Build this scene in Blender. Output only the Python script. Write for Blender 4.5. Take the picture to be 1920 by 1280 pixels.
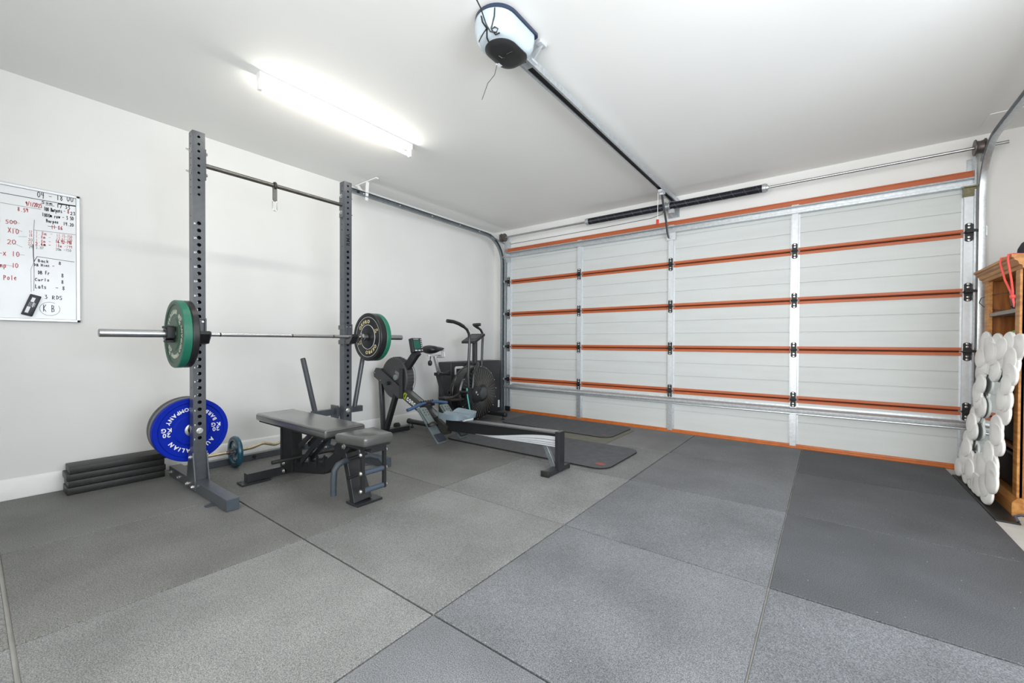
import bpy, bmesh, math, random
from mathutils import Matrix, Vector, Quaternion
PI = math.pi
for o in list(bpy.data.objects): bpy.data.objects.remove(o)
SC = bpy.context.scene
COL = SC.collection
random.seed(7)

# ------------------------------------------------------------------ camera
YAW, PITCH, ROLL = 0.6494, -0.0103, 0.0045
Fv = Vector((-math.sin(YAW)*math.cos(PITCH), math.cos(YAW)*math.cos(PITCH), math.sin(PITCH)))
R0 = Vector((math.cos(YAW), math.sin(YAW), 0)); U0 = R0.cross(Fv)
Rv = R0*math.cos(ROLL)+U0*math.sin(ROLL); Uv = U0*math.cos(ROLL)-R0*math.sin(ROLL)
cam = bpy.data.cameras.new('camera'); camo = bpy.data.objects.new('camera', cam); COL.objects.link(camo)
cam.sensor_width = 36; cam.lens = 779.037*36/1920; cam.shift_y = 10.548/1920
cam.clip_start = 0.02
m = Matrix.Identity(4)
for i in range(3):
    m[i][0] = Rv[i]; m[i][1] = Uv[i]; m[i][2] = -Fv[i]
m[2][3] = 1.05
camo.matrix_world = m
SC.camera = camo
# ------------------------------------------------------------------ world, lights, exposure
SC.view_settings.view_transform = 'Standard'; SC.view_settings.look = 'None'
SC.view_settings.gamma = 1.0; SC.view_settings.use_curve_mapping = False
SC.view_settings.exposure = 0.49
wd = bpy.data.worlds.new('world'); SC.world = wd; wd.use_nodes = True
wd.node_tree.nodes['Background'].inputs[0].default_value = (0.72, 0.76, 0.82, 1)
wd.node_tree.nodes['Background'].inputs[1].default_value = 0.8
TUBE_STRENGTH = 31.0
def area(name, loc, target, sx, sy, power, col, spread):
    l = bpy.data.lights.new(name, 'AREA'); l.shape = 'RECTANGLE'; l.size = sx; l.size_y = sy
    l.energy = power; l.color = col; l.spread = math.radians(spread)
    o = bpy.data.objects.new(name, l); COL.objects.link(o); o.location = loc
    o.rotation_euler = (Vector(target)-Vector(loc)).to_track_quat('-Z', 'Y').to_euler()
    return o
# fill added at an unseen rear window; daylight from the window in the right wall
area('rear_fill', (-.2, -1.70, 1.50), (-.5, 5, 2.9), 3.0, 2.0, 80, (1.0, 0.98, 0.94), 138)
area('side_window_daylight', (1.99, 1.0, 1.5), (-1.6, 3.4, 2.3), 2.4, 1.6, 66, (0.84, 0.92, 1.0), 150)

# ------------------------------------------------------------------ materials
def lin(c):
    return tuple((x/255/12.92 if x <= 10 else ((x/255+0.055)/1.055)**2.4) for x in c)+(1.0,)
MATS = {}
def mat(name, rgb, rough=0.5, metal=0.0, spec=0.5, noise=0.0, nscale=20.0, bump=0.0, bscale=200.0,
        rgb2=None, coat=0.0, emit=0.0, stretch=None, objcol=False, detail=4.0, bdist=0.002):
    if name in MATS: return MATS[name]
    M = bpy.data.materials.new(name); M.use_nodes = True; nt = M.node_tree; N = nt.nodes; L = nt.links
    b = N['Principled BSDF']
    b.inputs['Base Color'].default_value = lin(rgb); b.inputs['Roughness'].default_value = rough
    b.inputs['Metallic'].default_value = metal; b.inputs['Specular IOR Level'].default_value = spec
    b.inputs['Coat Weight'].default_value = coat; b.inputs['Coat Roughness'].default_value = 0.22
    if emit:
        b.inputs['Emission Color'].default_value = lin(rgb); b.inputs['Emission Strength'].default_value = emit
    co = N.new('ShaderNodeTexCoord'); src = co.outputs['Object']
    if stretch:
        mp = N.new('ShaderNodeMapping'); mp.inputs['Scale'].default_value = stretch
        L.new(src, mp.inputs[0]); src = mp.outputs[0]
    out = None
    if noise or rgb2:
        n = N.new('ShaderNodeTexNoise'); n.inputs['Scale'].default_value = nscale; n.inputs['Detail'].default_value = detail
        L.new(src, n.inputs['Vector'])
        mx = N.new('ShaderNodeMix'); mx.data_type = 'RGBA'
        c1 = lin(rgb)
        c2 = lin(rgb2) if rgb2 else tuple(x*(1-noise) for x in c1[:3])+(1,)
        mr = N.new('ShaderNodeMapRange'); mr.inputs[1].default_value = 0.36; mr.inputs[2].default_value = 0.64
        L.new(n.outputs['Fac'], mr.inputs[0]); L.new(mr.outputs[0], mx.inputs['Factor'])
        mx.inputs['A'].default_value = c1; mx.inputs['B'].default_value = c2
        out = mx.outputs['Result']
    if objcol:
        oi = N.new('ShaderNodeObjectInfo'); mm = N.new('ShaderNodeMix'); mm.data_type = 'RGBA'; mm.blend_type = 'MULTIPLY'
        mm.inputs['Factor'].default_value = 1
        if out: L.new(out, mm.inputs['A'])
        else: mm.inputs['A'].default_value = lin(rgb)
        L.new(oi.outputs['Color'], mm.inputs['B']); out = mm.outputs['Result']
    if out: L.new(out, b.inputs['Base Color'])
    if bump:
        n2 = N.new('ShaderNodeTexNoise'); n2.inputs['Scale'].default_value = bscale; n2.inputs['Detail'].default_value = 3
        L.new(src, n2.inputs['Vector'])
        bp = N.new('ShaderNodeBump'); bp.inputs['Strength'].default_value = bump; bp.inputs['Distance'].default_value = bdist
        L.new(n2.outputs['Fac'], bp.inputs['Height']); L.new(bp.outputs[0], b.inputs['Normal'])
    MATS[name] = M
    return M
WALL = mat('wall_paint', (230, 230, 228), 0.7, noise=0.03, nscale=2.5, bump=0.08, bscale=60)
CEIL = mat('ceiling_paint', (242, 242, 240), 0.75, noise=0.02, nscale=1.5, bump=0.05, bscale=80)
TRIM = mat('trim_paint', (240, 240, 238), 0.45, noise=0.03, nscale=6)
CONC = mat('concrete', (205, 203, 197), 0.8, noise=0.15, nscale=9, bump=0.3, bscale=90)
def rubber_mat():
    M = bpy.data.materials.new('speckled_rubber'); M.use_nodes = True; nt = M.node_tree; N = nt.nodes; L = nt.links
    b = N['Principled BSDF']; b.inputs['Roughness'].default_value = 0.62; b.inputs['Specular IOR Level'].default_value = 0.35
    co = N.new('ShaderNodeTexCoord'); oi = N.new('ShaderNodeObjectInfo')
    ad = N.new('ShaderNodeVectorMath'); ad.operation = 'ADD'
    L.new(co.outputs['Object'], ad.inputs[0])
    sc = N.new('ShaderNodeVectorMath'); sc.operation = 'SCALE'; sc.inputs[3].default_value = 7.3
    L.new(oi.outputs['Location'], sc.inputs[0]); L.new(sc.outputs[0], ad.inputs[1])
    def noise(s, d): 
        n = N.new('ShaderNodeTexNoise'); n.inputs['Scale'].default_value = s; n.inputs['Detail'].default_value = d
        L.new(ad.outputs[0], n.inputs['Vector']); return n.outputs['Fac']
    def rng(x, a, c, lo, hi):
        r = N.new('ShaderNodeMapRange'); r.inputs[1].default_value = a; r.inputs[2].default_value = c
        r.inputs[3].default_value = lo; r.inputs[4].default_value = hi; L.new(x, r.inputs[0]); return r.outputs[0]
    fine = rng(noise(280, 3), 0.36, 0.66, 0.5, 1.5)       # rubber granules
    worn = rng(noise(2.6, 4), 0.3, 0.7, 0.84, 1.16)       # scuffed patches
    dust = rng(noise(75, 1), 0.775, 0.80, 0.0, 1.0)       # chalk and lint specks
    mu = N.new('ShaderNodeMath'); mu.operation = 'MULTIPLY'; L.new(fine, mu.inputs[0]); L.new(worn, mu.inputs[1])
    v = N.new('ShaderNodeVectorMath'); v.operation = 'SCALE'; L.new(oi.outputs['Color'], v.inputs[0]); L.new(mu.outputs[0], v.inputs[3])
    mx = N.new('ShaderNodeMix'); mx.data_type = 'RGBA'; L.new(dust, mx.inputs['Factor']); L.new(v.outputs[0], mx.inputs['A'])
    mx.inputs['B'].default_value = (0.42, 0.42, 0.41, 1)
    L.new(mx.outputs['Result'], b.inputs['Base Color'])
    bp = N.new('ShaderNodeBump'); bp.inputs['Strength'].default_value = 0.35; bp.inputs['Distance'].default_value = 0.002
    L.new(noise(240, 2), bp.inputs['Height']); L.new(bp.outputs[0], b.inputs['Normal'])
    return M
RUBBER = rubber_mat()
BLKSTEEL = mat('black_powder_coat', (72, 76, 82), 0.3, spec=0.6, coat=0.15, noise=0.15, nscale=30, bump=0.06, bscale=500)
FRAMEM = mat('satin_black_steel', (36, 38, 42), 0.28, spec=0.6, noise=0.15, nscale=30, coat=0.2)
BLKMAT = mat('black_matt', (26, 27, 29), 0.55, noise=0.2, nscale=15)
BLKPLAST = mat('black_plastic', (30, 31, 33), 0.35, noise=0.15, nscale=40)
BLKRUB = mat('black_rubber', (32, 32, 30), 0.48, spec=0.6, noise=0.4, nscale=40, bump=0.4, bscale=180)
VINYL = mat('black_vinyl', (74, 75, 74), 0.3, coat=0.9, spec=0.6, noise=0.1, nscale=8, bump=0.12, bscale=350)
CHROME = mat('chrome', (215, 216, 218), 0.16, metal=1.0, noise=0.1, nscale=25)
SILVER = mat('brushed_steel', (190, 192, 195), 0.34, metal=1.0, noise=0.15, nscale=12, stretch=(1, 1, 1))
GALV = mat('galvanised_steel', (208, 213, 217), 0.38, metal=0.75, noise=0.16, nscale=45, bump=0.05, bscale=90)
GALVW = mat('bright_galvanised', (214, 218, 222), 0.42, metal=0.35, noise=0.08, nscale=30)
TRACKM = mat('track_steel', (150, 158, 162), 0.4, metal=0.8, noise=0.2, nscale=30)
DOORM = mat('door_sheet', (204, 208, 207), 0.5, noise=0.05, nscale=5, bump=0.12, bscale=120, stretch=(0.3, 1, 3))
TERRA = mat('terracotta_paint', (186, 98, 58), 0.5, noise=0.14, nscale=7, stretch=(0.4, 1, 4))
ORANGE = mat('orange_seal', (190, 100, 30), 0.5, noise=0.2, nscale=10)
DARKM = mat('dark_gap', (12, 12, 13), 0.8, noise=0.1)
BOLT = mat('zinc_bolt', (222, 222, 220), 0.25, metal=0.9, noise=0.1, nscale=60)
BLUE = mat('blue_rubber', (0, 36, 165), 0.6, spec=0.15, noise=0.12, nscale=10)
GREEN = mat('green_rubber', (30, 112, 88), 0.42, noise=0.12, nscale=12, coat=0.1)
GREENF = mat('green_rubber_face', (60, 88, 72), 0.45, noise=0.12, nscale=12)
GREYRUB = mat('grey_rubber', (112, 114, 116), 0.5, noise=0.15, nscale=12)
DGREYRUB = mat('dark_grey_rubber', (72, 74, 74), 0.5, noise=0.15, nscale=12)
WHITEP = mat('white_print', (238, 240, 242), 0.5, noise=0.04, nscale=30)
CREAMP = mat('cream_print', (232, 220, 168), 0.5, noise=0.08, nscale=30)
LETGRN = mat('raised_letter', (196, 204, 186), 0.45, noise=0.1, nscale=30)
TEALP = mat('teal_hammered', (28, 88, 108), 0.32, noise=0.4, nscale=45, coat=0.3)
GOLDCH = mat('worn_chrome', (206, 192, 160), 0.28, metal=0.85, noise=0.2, nscale=20)
WHITEPL = mat('white_plastic', (236, 238, 236), 0.3, noise=0.03, nscale=10)
BLUEWH = mat('pale_plastic', (224, 234, 238), 0.3, noise=0.03, nscale=10)
NAVY = mat('navy_plastic', (36, 50, 74), 0.4, noise=0.1)
LENS = mat('smoked_lens', (46, 46, 47), 0.32, spec=0.6, noise=0.1, nscale=6)
GREYPL = mat('grey_plastic', (116, 124, 128), 0.42, noise=0.1, nscale=20)
SEATPL = mat('seat_grey', (122, 138, 148), 0.4, noise=0.08, nscale=14)
HNDBLUE = mat('blue_grip', (58, 84, 118), 0.42, noise=0.12, nscale=30)
LCD = mat('lcd_green', (26, 92, 76), 0.25, noise=0.1, nscale=60)
LIME = mat('lime_print', (186, 208, 52), 0.5, noise=0.05)
TEALB = mat('teal_band', (96, 186, 178), 0.5, noise=0.1)
PINE = mat('stained_pine', (196, 124, 54), 0.45, rgb2=(158, 90, 34), nscale=7, stretch=(5, 5, 0.6), bump=0.1, bscale=60)
PINEL = mat('light_pine', (206, 150, 82), 0.45, rgb2=(172, 112, 52), nscale=7, stretch=(5, 0.5, 6), bump=0.08, bscale=60)
SHELFM = mat('shelf_laminate', (150, 140, 130), 0.5, noise=0.1)
MIRROR = mat('mirror_glass', (216, 224, 224), 0.02, metal=1.0, noise=0.02)
PEBBLE = mat('white_pebble', (250, 249, 246), 0.4, noise=0.03, nscale=20)
REDF = mat('red_cloth', (206, 30, 34), 0.7, noise=0.15, nscale=60)
NAVYF = mat('dark_cloth', (42, 42, 54), 0.8, noise=0.2, nscale=60)
CORAL = mat('coral_cord', (238, 92, 84), 0.6, noise=0.12, nscale=80)
PAPER = mat('white_paper', (232, 234, 236), 0.6, noise=0.08, nscale=20)
GREENC = mat('green_card', (110, 196, 60), 0.5, noise=0.05)
BLUEC = mat('blue_card', (40, 78, 140), 0.5, noise=0.05)
BRDW = mat('whiteboard', (236, 238, 240), 0.22, spec=0.5, noise=0.05, nscale=4)
ALU = mat('aluminium', (206, 208, 210), 0.35, metal=0.7, noise=0.12, nscale=20)
INKB = mat('black_ink', (34, 36, 42), 0.6, noise=0.3, nscale=80)
INKR = mat('red_ink', (206, 72, 74), 0.6, noise=0.25, nscale=80)
INKG = mat('faint_ink', (150, 152, 156), 0.6, noise=0.3, nscale=80)
INKP = mat('faded_red_ink', (222, 138, 138), 0.6, noise=0.3, nscale=80)
YOGA = mat('foam_mat', (84, 86, 90), 0.75, noise=0.2, nscale=14, bump=0.3, bscale=240)
YOGAE = mat('foam_mat_edge', (20, 20, 21), 0.8, noise=0.2)
OLIVE = mat('olive_mat', (112, 111, 98), 0.75, noise=0.12, nscale=8, bump=0.2, bscale=240)
REDPR = mat('worn_red_print', (176, 78, 66), 0.7, rgb2=(110, 80, 74), nscale=60)
TUBEM = mat('lamp_tube', (255, 251, 240), 0.4, emit=TUBE_STRENGTH)
TUBEM2 = mat('lamp_tube_bright', (252, 251, 248), 0.4, emit=TUBE_STRENGTH*1.35)
OLCHR = mat('passivated_steel', (150, 148, 118), 0.35, metal=0.8, noise=0.25, nscale=60)
SPRING = mat('spring_steel', (32, 32, 42), 0.4, metal=0.3, noise=0.2, nscale=30)
IRON = mat('cast_metal', (112, 104, 102), 0.45, metal=0.7, noise=0.25, nscale=40)
TOOLM = mat('fan_cage', (20, 20, 21), 0.28, spec=0.6, noise=0.25, nscale=20)

# ------------------------------------------------------------------ mesh builder
class MB:
    def __init__(s): s.v = []; s.f = []; s.mi = []; s.cur = 0; s.T = None
    def mt(s, i): s.cur = i; return s
    def add(s, vs, fs):
        n = len(s.v)
        if s.T is not None: vs = [s.T @ Vector(v) for v in vs]
        s.v += [tuple(v) for v in vs]
        s.f += [tuple(i+n for i in f) for f in fs]; s.mi += [s.cur]*len(fs); return s
    def box(s, x0, x1, y0, y1, z0, z1):
        return s.add([(x, y, z) for z in (z0, z1) for y in (y0, y1) for x in (x0, x1)],
                     [(0, 2, 3, 1), (4, 5, 7, 6), (0, 1, 5, 4), (2, 6, 7, 3), (0, 4, 6, 2), (1, 3, 7, 5)])
    def frame(s, d, up=(0, 0, 1)):
        d = Vector(d).normalized(); u = Vector(up)
        if abs(d.dot(u)) > 0.98: u = Vector((0, 1, 0)) if abs(d.y) < 0.9 else Vector((1, 0, 0))
        a = u.cross(d).normalized(); b = d.cross(a).normalized(); return a, b, d
    def beam(s, p0, p1, w, h, up=(0, 0, 1), w1=None, h1=None):
        p0 = Vector(p0); p1 = Vector(p1); a, b, d = s.frame(p1-p0, up); w1 = w1 or w; h1 = h1 or h
        vs = []
        for p, ww, hh in ((p0, w, h), (p1, w1, h1)):
            for sa, sb in ((-1, -1), (1, -1), (1, 1), (-1, 1)): vs.append(p+a*sa*ww/2+b*sb*hh/2)
        return s.add(vs, [(3, 2, 1, 0), (4, 5, 6, 7), (0, 1, 5, 4), (1, 2, 6, 5), (2, 3, 7, 6), (3, 0, 4, 7)])
    def cyl(s, p0, p1, r, n=16, r1=None, cap=True):
        p0 = Vector(p0); p1 = Vector(p1); a, b, d = s.frame(p1-p0); r1 = r if r1 is None else r1
        vs = [p+a*rr*math.cos(2*PI*i/n)+b*rr*math.sin(2*PI*i/n) for p, rr in ((p0, r), (p1, r1)) for i in range(n)]
        fs = [(i, (i+1) % n, n+(i+1) % n, n+i) for i in range(n)]
        if cap: fs += [tuple(range(n-1, -1, -1)), tuple(range(n, 2*n))]
        return s.add(vs, fs)
    def tube(s, pts, r, n=10, closed=False, rs=None, cap=True):
        pts = [Vector(p) for p in pts]; k = len(pts); vs = []; a = None
        for i, p in enumerate(pts):
            if closed: d = pts[(i+1) % k]-pts[i-1]
            else: d = pts[min(i+1, k-1)]-pts[max(i-1, 0)]
            d.normalize()
            if a is None: a, b, _ = s.frame(d)
            else:
                a = (a-d*a.dot(d)).normalized(); b = d.cross(a)
            rr = rs[i] if rs else r
            vs += [p+a*rr*math.cos(2*PI*j/n)+b*rr*math.sin(2*PI*j/n) for j in range(n)]
        fs = []
        for i in range(k if closed else k-1):
            i2 = (i+1) % k
            fs += [(i*n+j, i*n+(j+1) % n, i2*n+(j+1) % n, i2*n+j) for j in range(n)]
        if cap and not closed: fs += [tuple(range(n-1, -1, -1)), tuple(range((k-1)*n, k*n))]
        return s.add(vs, fs)
    def lathe(s, o, d, prof, n=32, up=(0, 0, 1), closed=False):
        o = Vector(o); a, b, d = s.frame(d, up); vs = []; k = len(prof)
        for r, h in prof:
            r = max(r, 1e-4)
            vs += [o+d*h+a*r*math.cos(2*PI*i/n)+b*r*math.sin(2*PI*i/n) for i in range(n)]
        fs = []
        for q in range(k if closed else k-1):
            q2 = (q+1) % k
            fs += [(q*n+i, q*n+(i+1) % n, q2*n+(i+1) % n, q2*n+i) for i in range(n)]
        if not closed: fs += [tuple(range(n-1, -1, -1)), tuple(range((k-1)*n, k*n))]
        return s.add(vs, fs)
    def prism(s, poly, ax, a0, a1):
        # poly in the two other axes in (x,y,z) order, extruded along axis ax
        def P(p, a):
            q = list(p); q.insert(ax, a); return tuple(q)
        n = len(poly)
        vs = [P(p, a0) for p in poly]+[P(p, a1) for p in poly]
        fs = [(i, (i+1) % n, n+(i+1) % n, n+i) for i in range(n)]+[tuple(range(n-1, -1, -1)), tuple(range(n, 2*n))]
        return s.add(vs, fs)
    def merge(s, vs, fs): return s.add(vs, fs)
    def rbox(s, x0, x1, y0, y1, z0, z1, r, seg=3):
        bm = bmesh.new(); bmesh.ops.create_cube(bm, size=1)
        for v in bm.verts: v.co = Vector((x0+(v.co.x+.5)*(x1-x0), y0+(v.co.y+.5)*(y1-y0), z0+(v.co.z+.5)*(z1-z0)))
        bmesh.ops.bevel(bm, geom=bm.edges[:]+bm.verts[:], offset=r, segments=seg, affect='EDGES', profile=0.5)
        bm.verts.index_update(); s.add([v.co.copy() for v in bm.verts], [[v.index for v in f.verts] for f in bm.faces]); bm.free(); return s
WL = {}
def wloc(o): return WL.get(o.name, Vector((0, 0, 0))) if o else Vector((0, 0, 0))
def build(mb, name, mats, parent=None, bevel=0.0, smooth=35, local=False, seg=2, org=None):
    mats = mats if isinstance(mats, (list, tuple)) else [mats]
    base = Vector((0, 0, 0)) if local else (Vector(org) if (org is not None and not parent) else wloc(parent))
    me = bpy.data.meshes.new(name)
    me.from_pydata([tuple(Vector(v)-base) for v in mb.v], [], mb.f)
    for mm in mats: me.materials.append(mm)
    for p, i in zip(me.polygons, mb.mi): p.material_index = min(i, len(mats)-1)
    bm = bmesh.new(); bm.from_mesh(me); bmesh.ops.recalc_face_normals(bm, faces=bm.faces[:]); bm.to_mesh(me); bm.free()
    me.polygons.foreach_set('use_smooth', [True]*len(me.polygons))
    me.set_sharp_from_angle(angle=math.radians(smooth)); me.update()
    o = bpy.data.objects.new(name, me); COL.objects.link(o)
    if parent: o.parent = parent
    elif org is not None: o.location = base
    WL[o.name] = base if not local else Vector((0, 0, 0))
    if local: WL[o.name] = Vector((0, 0, 0))
    if bevel:
        bv = o.modifiers.new('bevel', 'BEVEL'); bv.width = bevel; bv.segments = seg; bv.limit_method = 'ANGLE'
        bv.angle_limit = math.radians(40); bv.harden_normals = True
    return o
def thing(name, label, cat, loc=(0, 0, 0), rot=None, group=None):
    o = bpy.data.objects.new(name, None); COL.objects.link(o); o.empty_display_size = 0.1
    o.location = loc
    if rot is not None: o.rotation_euler = rot
    WL[o.name] = Vector(loc); tag(o, label, cat, group); return o
def tag(o, label, cat, group=None):
    o['label'] = label; o['category'] = cat
    if group: o['group'] = group
    return o
def struct(o, label=None):
    o['kind'] = 'structure'
    if label: o['label'] = label
    return o
def dup(root, loc=None, rot=None, label=None, group=None):
    r = root.copy(); COL.objects.link(r)
    if loc is not None: r.location = loc
    if rot is not None: r.rotation_euler = rot
    if label: r['label'] = label
    if group: r['group'] = group
    for ch in list(root.children):
        c = ch.copy(); COL.objects.link(c); c.parent = r
        for g in ch.children:
            d = g.copy(); COL.objects.link(d); d.parent = c
    return r
# ------------------------------------------------------------------ text
_tc = {}
def glyph(ch, size, depth, bold=0.0):
    k = (ch, round(size, 5), depth, bold)
    if k in _tc: return _tc[k]
    cu = bpy.data.curves.new('t', 'FONT'); cu.body = ch; cu.size = size; cu.extrude = depth; cu.offset = bold; cu.resolution_u = 3
    ob = bpy.data.objects.new('t', cu); COL.objects.link(ob)
    dg = bpy.context.evaluated_depsgraph_get(); me = bpy.data.meshes.new_from_object(ob.evaluated_get(dg))
    vs = [v.co.copy() for v in me.vertices]; fs = [tuple(p.vertices) for p in me.polygons]
    xs = [v.x for v in vs] or [0, size*.3]
    r = (vs, fs, min(xs), max(xs)); bpy.data.objects.remove(ob); bpy.data.curves.remove(cu); bpy.data.meshes.remove(me)
    _tc[k] = r; return r
def text(mb, s, size, o, ex, ey, depth=0.0005, bold=0.0, xs=1.0, track=1.0, align='l'):
    ex = Vector(ex).normalized(); ey = Vector(ey).normalized(); ez = ex.cross(ey); o = Vector(o)
    gl = []; x = 0
    for ch in s:
        if ch == ' ': gl.append(None); x += size*.32*xs; continue
        g = glyph(ch, size, depth, bold); w = (g[3]-g[2])*xs; gl.append((g, x)); x += w+size*.1*track
    if align == 'c': o = o-ex*(x-size*.1*track)/2
    for it in gl:
        if not it: continue
        (vs, fs, x0, x1), px = it
        mb.add([o+ex*(px+(v.x-x0)*xs)+ey*v.y+ez*v.z for v in vs], fs)
def arc_text(mb, s, size, R, ang, inward=False, z=0.0, depth=0.001, bold=0.0, track=1.0):
    # in the local XY plane, centred on angle ang; inward: letter tops point to the centre (reads left to right below)
    ws = [(size*.3 if ch == ' ' else glyph(ch, size, depth, bold)[3]-glyph(ch, size, depth, bold)[2]) for ch in s]
    gap = size*.13*track; tot = sum(ws)+gap*(len(s)-1); x = -tot/2
    for ch, w in zip(s, ws):
        if ch != ' ':
            vs, fs, x0, x1 = glyph(ch, size, depth, bold); c = x+w/2
            if not inward:
                a = ang-c/R; up = Vector((math.cos(a), math.sin(a), 0)); rt = Vector((up.y, -up.x, 0)); base = R-size*.35
            else:
                a = ang+c/R; up = -Vector((math.cos(a), math.sin(a), 0)); rt = Vector((up.y, -up.x, 0)); base = -(R+size*.35)
            o = up*base
            mb.add([o+rt*(v.x-(x0+x1)/2)+up*v.y+Vector((0, 0, z+v.z)) for v in vs], fs)
        x += w+gap
# stroke handwriting: glyphs on a 0..1 wide x 0..1 tall cell
STK = {'0': ['.5,1 .15,.8 .1,.3 .4,0 .8,.2 .9,.7 .5,1'], '1': ['.5,1 .5,0'], '2': ['.1,.8 .4,1 .8,.8 .6,.4 .1,0 .95,.05'],
 '3': ['.1,.95 .7,1 .4,.58 .85,.4 .6,0 .1,.05'], '4': ['.2,1 .15,.5 .9,.5', '.75,1 .65,-.1'], '5': ['.85,1 .25,1 .2,.6 .7,.6 .8,.2 .5,0 .1,.05'],
 '6': ['.7,1 .2,.5 .2,.1 .6,0 .85,.25 .6,.5 .2,.35'], '7': ['.1,.95 .9,1 .4,0'], '8': ['.75,.9 .4,1 .2,.75 .8,.3 .5,0 .15,.25 .75,.8'],
 '9': ['.8,.8 .4,1 .15,.7 .5,.5 .8,.8 .7,0'], '-': ['.1,.5 .9,.5'], '.': ['.4,.02 .5,.08'], '/': ['.1,0 .8,1.1'], ':': ['.4,.2 .5,.25', '.4,.6 .5,.65'],
 'x': ['.1,.7 .8,0', '.8,.75 .1,0'], 'X': ['.1,1 .9,0', '.9,1 .1,0'], 'B': ['.15,0 .15,1 .7,.9 .6,.55 .2,.52 .8,.4 .8,.1 .15,0'],
 'a': ['.8,.55 .4,.65 .15,.3 .4,0 .75,.2 .8,.6 .85,0'], 'b': ['.2,1 .2,0 .7,.1 .7,.5 .2,.45'], 'c': ['.8,.55 .4,.65 .15,.3 .4,0 .85,.1'], 'C': ['.9,.85 .5,1 .1,.5 .4,0 .9,.12'],
 'd': ['.75,1 .75,0 .3,.05 .2,.4 .7,.5'], 'e': ['.15,.35 .8,.4 .5,.65 .15,.35 .4,0 .85,.1'], 'f': ['.8,1 .45,.9 .4,0', '.15,.6 .75,.6'],
 'h': ['.2,1 .2,0', '.2,.4 .6,.6 .8,0'], 'i': ['.5,.6 .5,0'], 'k': ['.2,1 .2,0', '.8,.65 .2,.3 .85,0'], 'K': ['.2,1 .2,0', '.85,1 .2,.45 .9,0'], 'l': ['.5,1 .5,0'],
 'L': ['.2,1 .15,0 .8,.03'], 'm': ['.05,0 .1,.6 .3,.55 .4,0 .5,.6 .8,.55 .9,0'], 'n': ['.15,0 .2,.6', '.2,.4 .6,.65 .8,0'], 'o': ['.5,.65 .15,.4 .3,0 .75,.1 .8,.5 .5,.65'],
 'p': ['.2,.65 .2,-.35', '.2,.55 .7,.6 .7,.1 .2,.05'], 'P': ['.2,0 .2,1 .8,.9 .75,.55 .2,.5'], 'r': ['.2,0 .25,.6', '.25,.4 .5,.65 .8,.6'], 'R': ['.15,0 .2,1 .8,.85 .7,.55 .2,.5 .9,0'],
 's': ['.8,.6 .3,.6 .3,.35 .75,.3 .6,0 .15,.05'], 'S': ['.85,.95 .3,1 .2,.6 .8,.45 .7,0 .1,.05'], 't': ['.45,1 .45,.1 .8,.02', '.15,.65 .8,.65'], 'u': ['.15,.6 .2,.05 .6,.05 .8,.6 .85,0'],
 'w': ['.05,.6 .25,0 .5,.5 .7,0 .95,.6'], 'y': ['.15,.6 .45,.1', '.85,.65 .3,-.35'], 'D': ['.2,0 .2,1 .8,.75 .8,.25 .2,0'], 'H': ['.15,1 .15,0', '.85,1 .85,0', '.15,.5 .85,.5'],
 'F': ['.2,0 .2,1 .85,1', '.2,.55 .7,.55'], 'J': ['.3,1 .8,1', '.6,1 .55,.1 .2,0 .05,.25'], '~': ['.0,.3 .3,.5 .6,.2 1,.4']}
def ribbon(mb, pts, w, X):
    # flat pen stroke on the board plane x = X; pts in (y, z)
    for i in range(len(pts)-1):
        a = Vector((pts[i][0], pts[i][1])); b = Vector((pts[i+1][0], pts[i+1][1])); d = b-a
        if d.length < 1e-6: continue
        d.normalize(); nn = Vector((-d.y, d.x))*w/2; a = a-d*w*.3; b = b+d*w*.3
        q = [a+nn, a-nn, b-nn, b+nn]
        mb.add([(X, p.x, p.y) for p in q], [(0, 1, 2, 3)])
def scrawl(mb, s, y, z, w, h, pen=0.0028, X=-4.2788, slope=0.0):
    rnd = random.Random(hash(s) % 1000 if False else sum(map(ord, s)))
    for i, ch in enumerate(s):
        if ch == ' ' or ch not in STK: continue
        jx, jz = rnd.uniform(-.08, .08)*w, rnd.uniform(-.08, .08)*h
        for st in STK[ch]:
            pts = [tuple(map(float, p.split(','))) for p in st.split()]
            ribbon(mb, [(y+(i+px*.82)*w+jx, z+pz*h+jz+slope*i*w) for px, pz in pts], pen, X)
def bolt(mb, p, d, r=0.012, h=0.01, shank=0.0, n=6):
    p = Vector(p); d = Vector(d).normalized()
    mb.cyl(p, p+d*0.002, r*1.3, 12); mb.cyl(p+d*0.002, p+d*(0.002+h), r, n)
    if shank: mb.cyl(p+d*h, p+d*(h+shank), r*.5, 8)
    else: mb.cyl(p+d*h, p+d*(h+0.004), r*.55, 8)

WX, DY, CZ = -4.2955, 5.128, 2.8124       # left wall face, door face, ceiling height
RX, BY, FY = 2.05, 5.17, -1.75            # right wall (near part), back wall face, wall behind the camera
# ================================================================== STRUCTURE
fl = struct(build(MB().box(WX-.2, 2.25, -1.95, 5.9, -.165, -.015), 'floor', CONC))
struct(build(MB().box(WX-.2, 2.25, -1.95, 5.9, CZ, CZ+.15), 'ceiling', CEIL))
struct(build(MB().box(WX-.2, WX, -1.95, 5.9, -.165, CZ), 'wall_left', WALL))
b = MB().box(WX, -3.86, BY, BY+.2, -.015, CZ).box(.9, 2.25, BY, BY+.2, -.015, CZ).box(-3.86, .9, BY, BY+.2, 2.43, CZ)
struct(build(b, 'wall_back', WALL))
b = MB().box(1.32, 1.47, 2.6, BY, -.015, CZ).box(1.47, 2.25, 2.6, 2.75, -.015, CZ)
b.box(RX, 2.25, -1.95, -.2, -.015, CZ).box(RX, 2.25, 2.2, 2.6, -.015, CZ).box(RX, 2.25, -.2, 2.2, -.015, .7).box(RX, 2.25, -.2, 2.2, 2.3, CZ)
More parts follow.
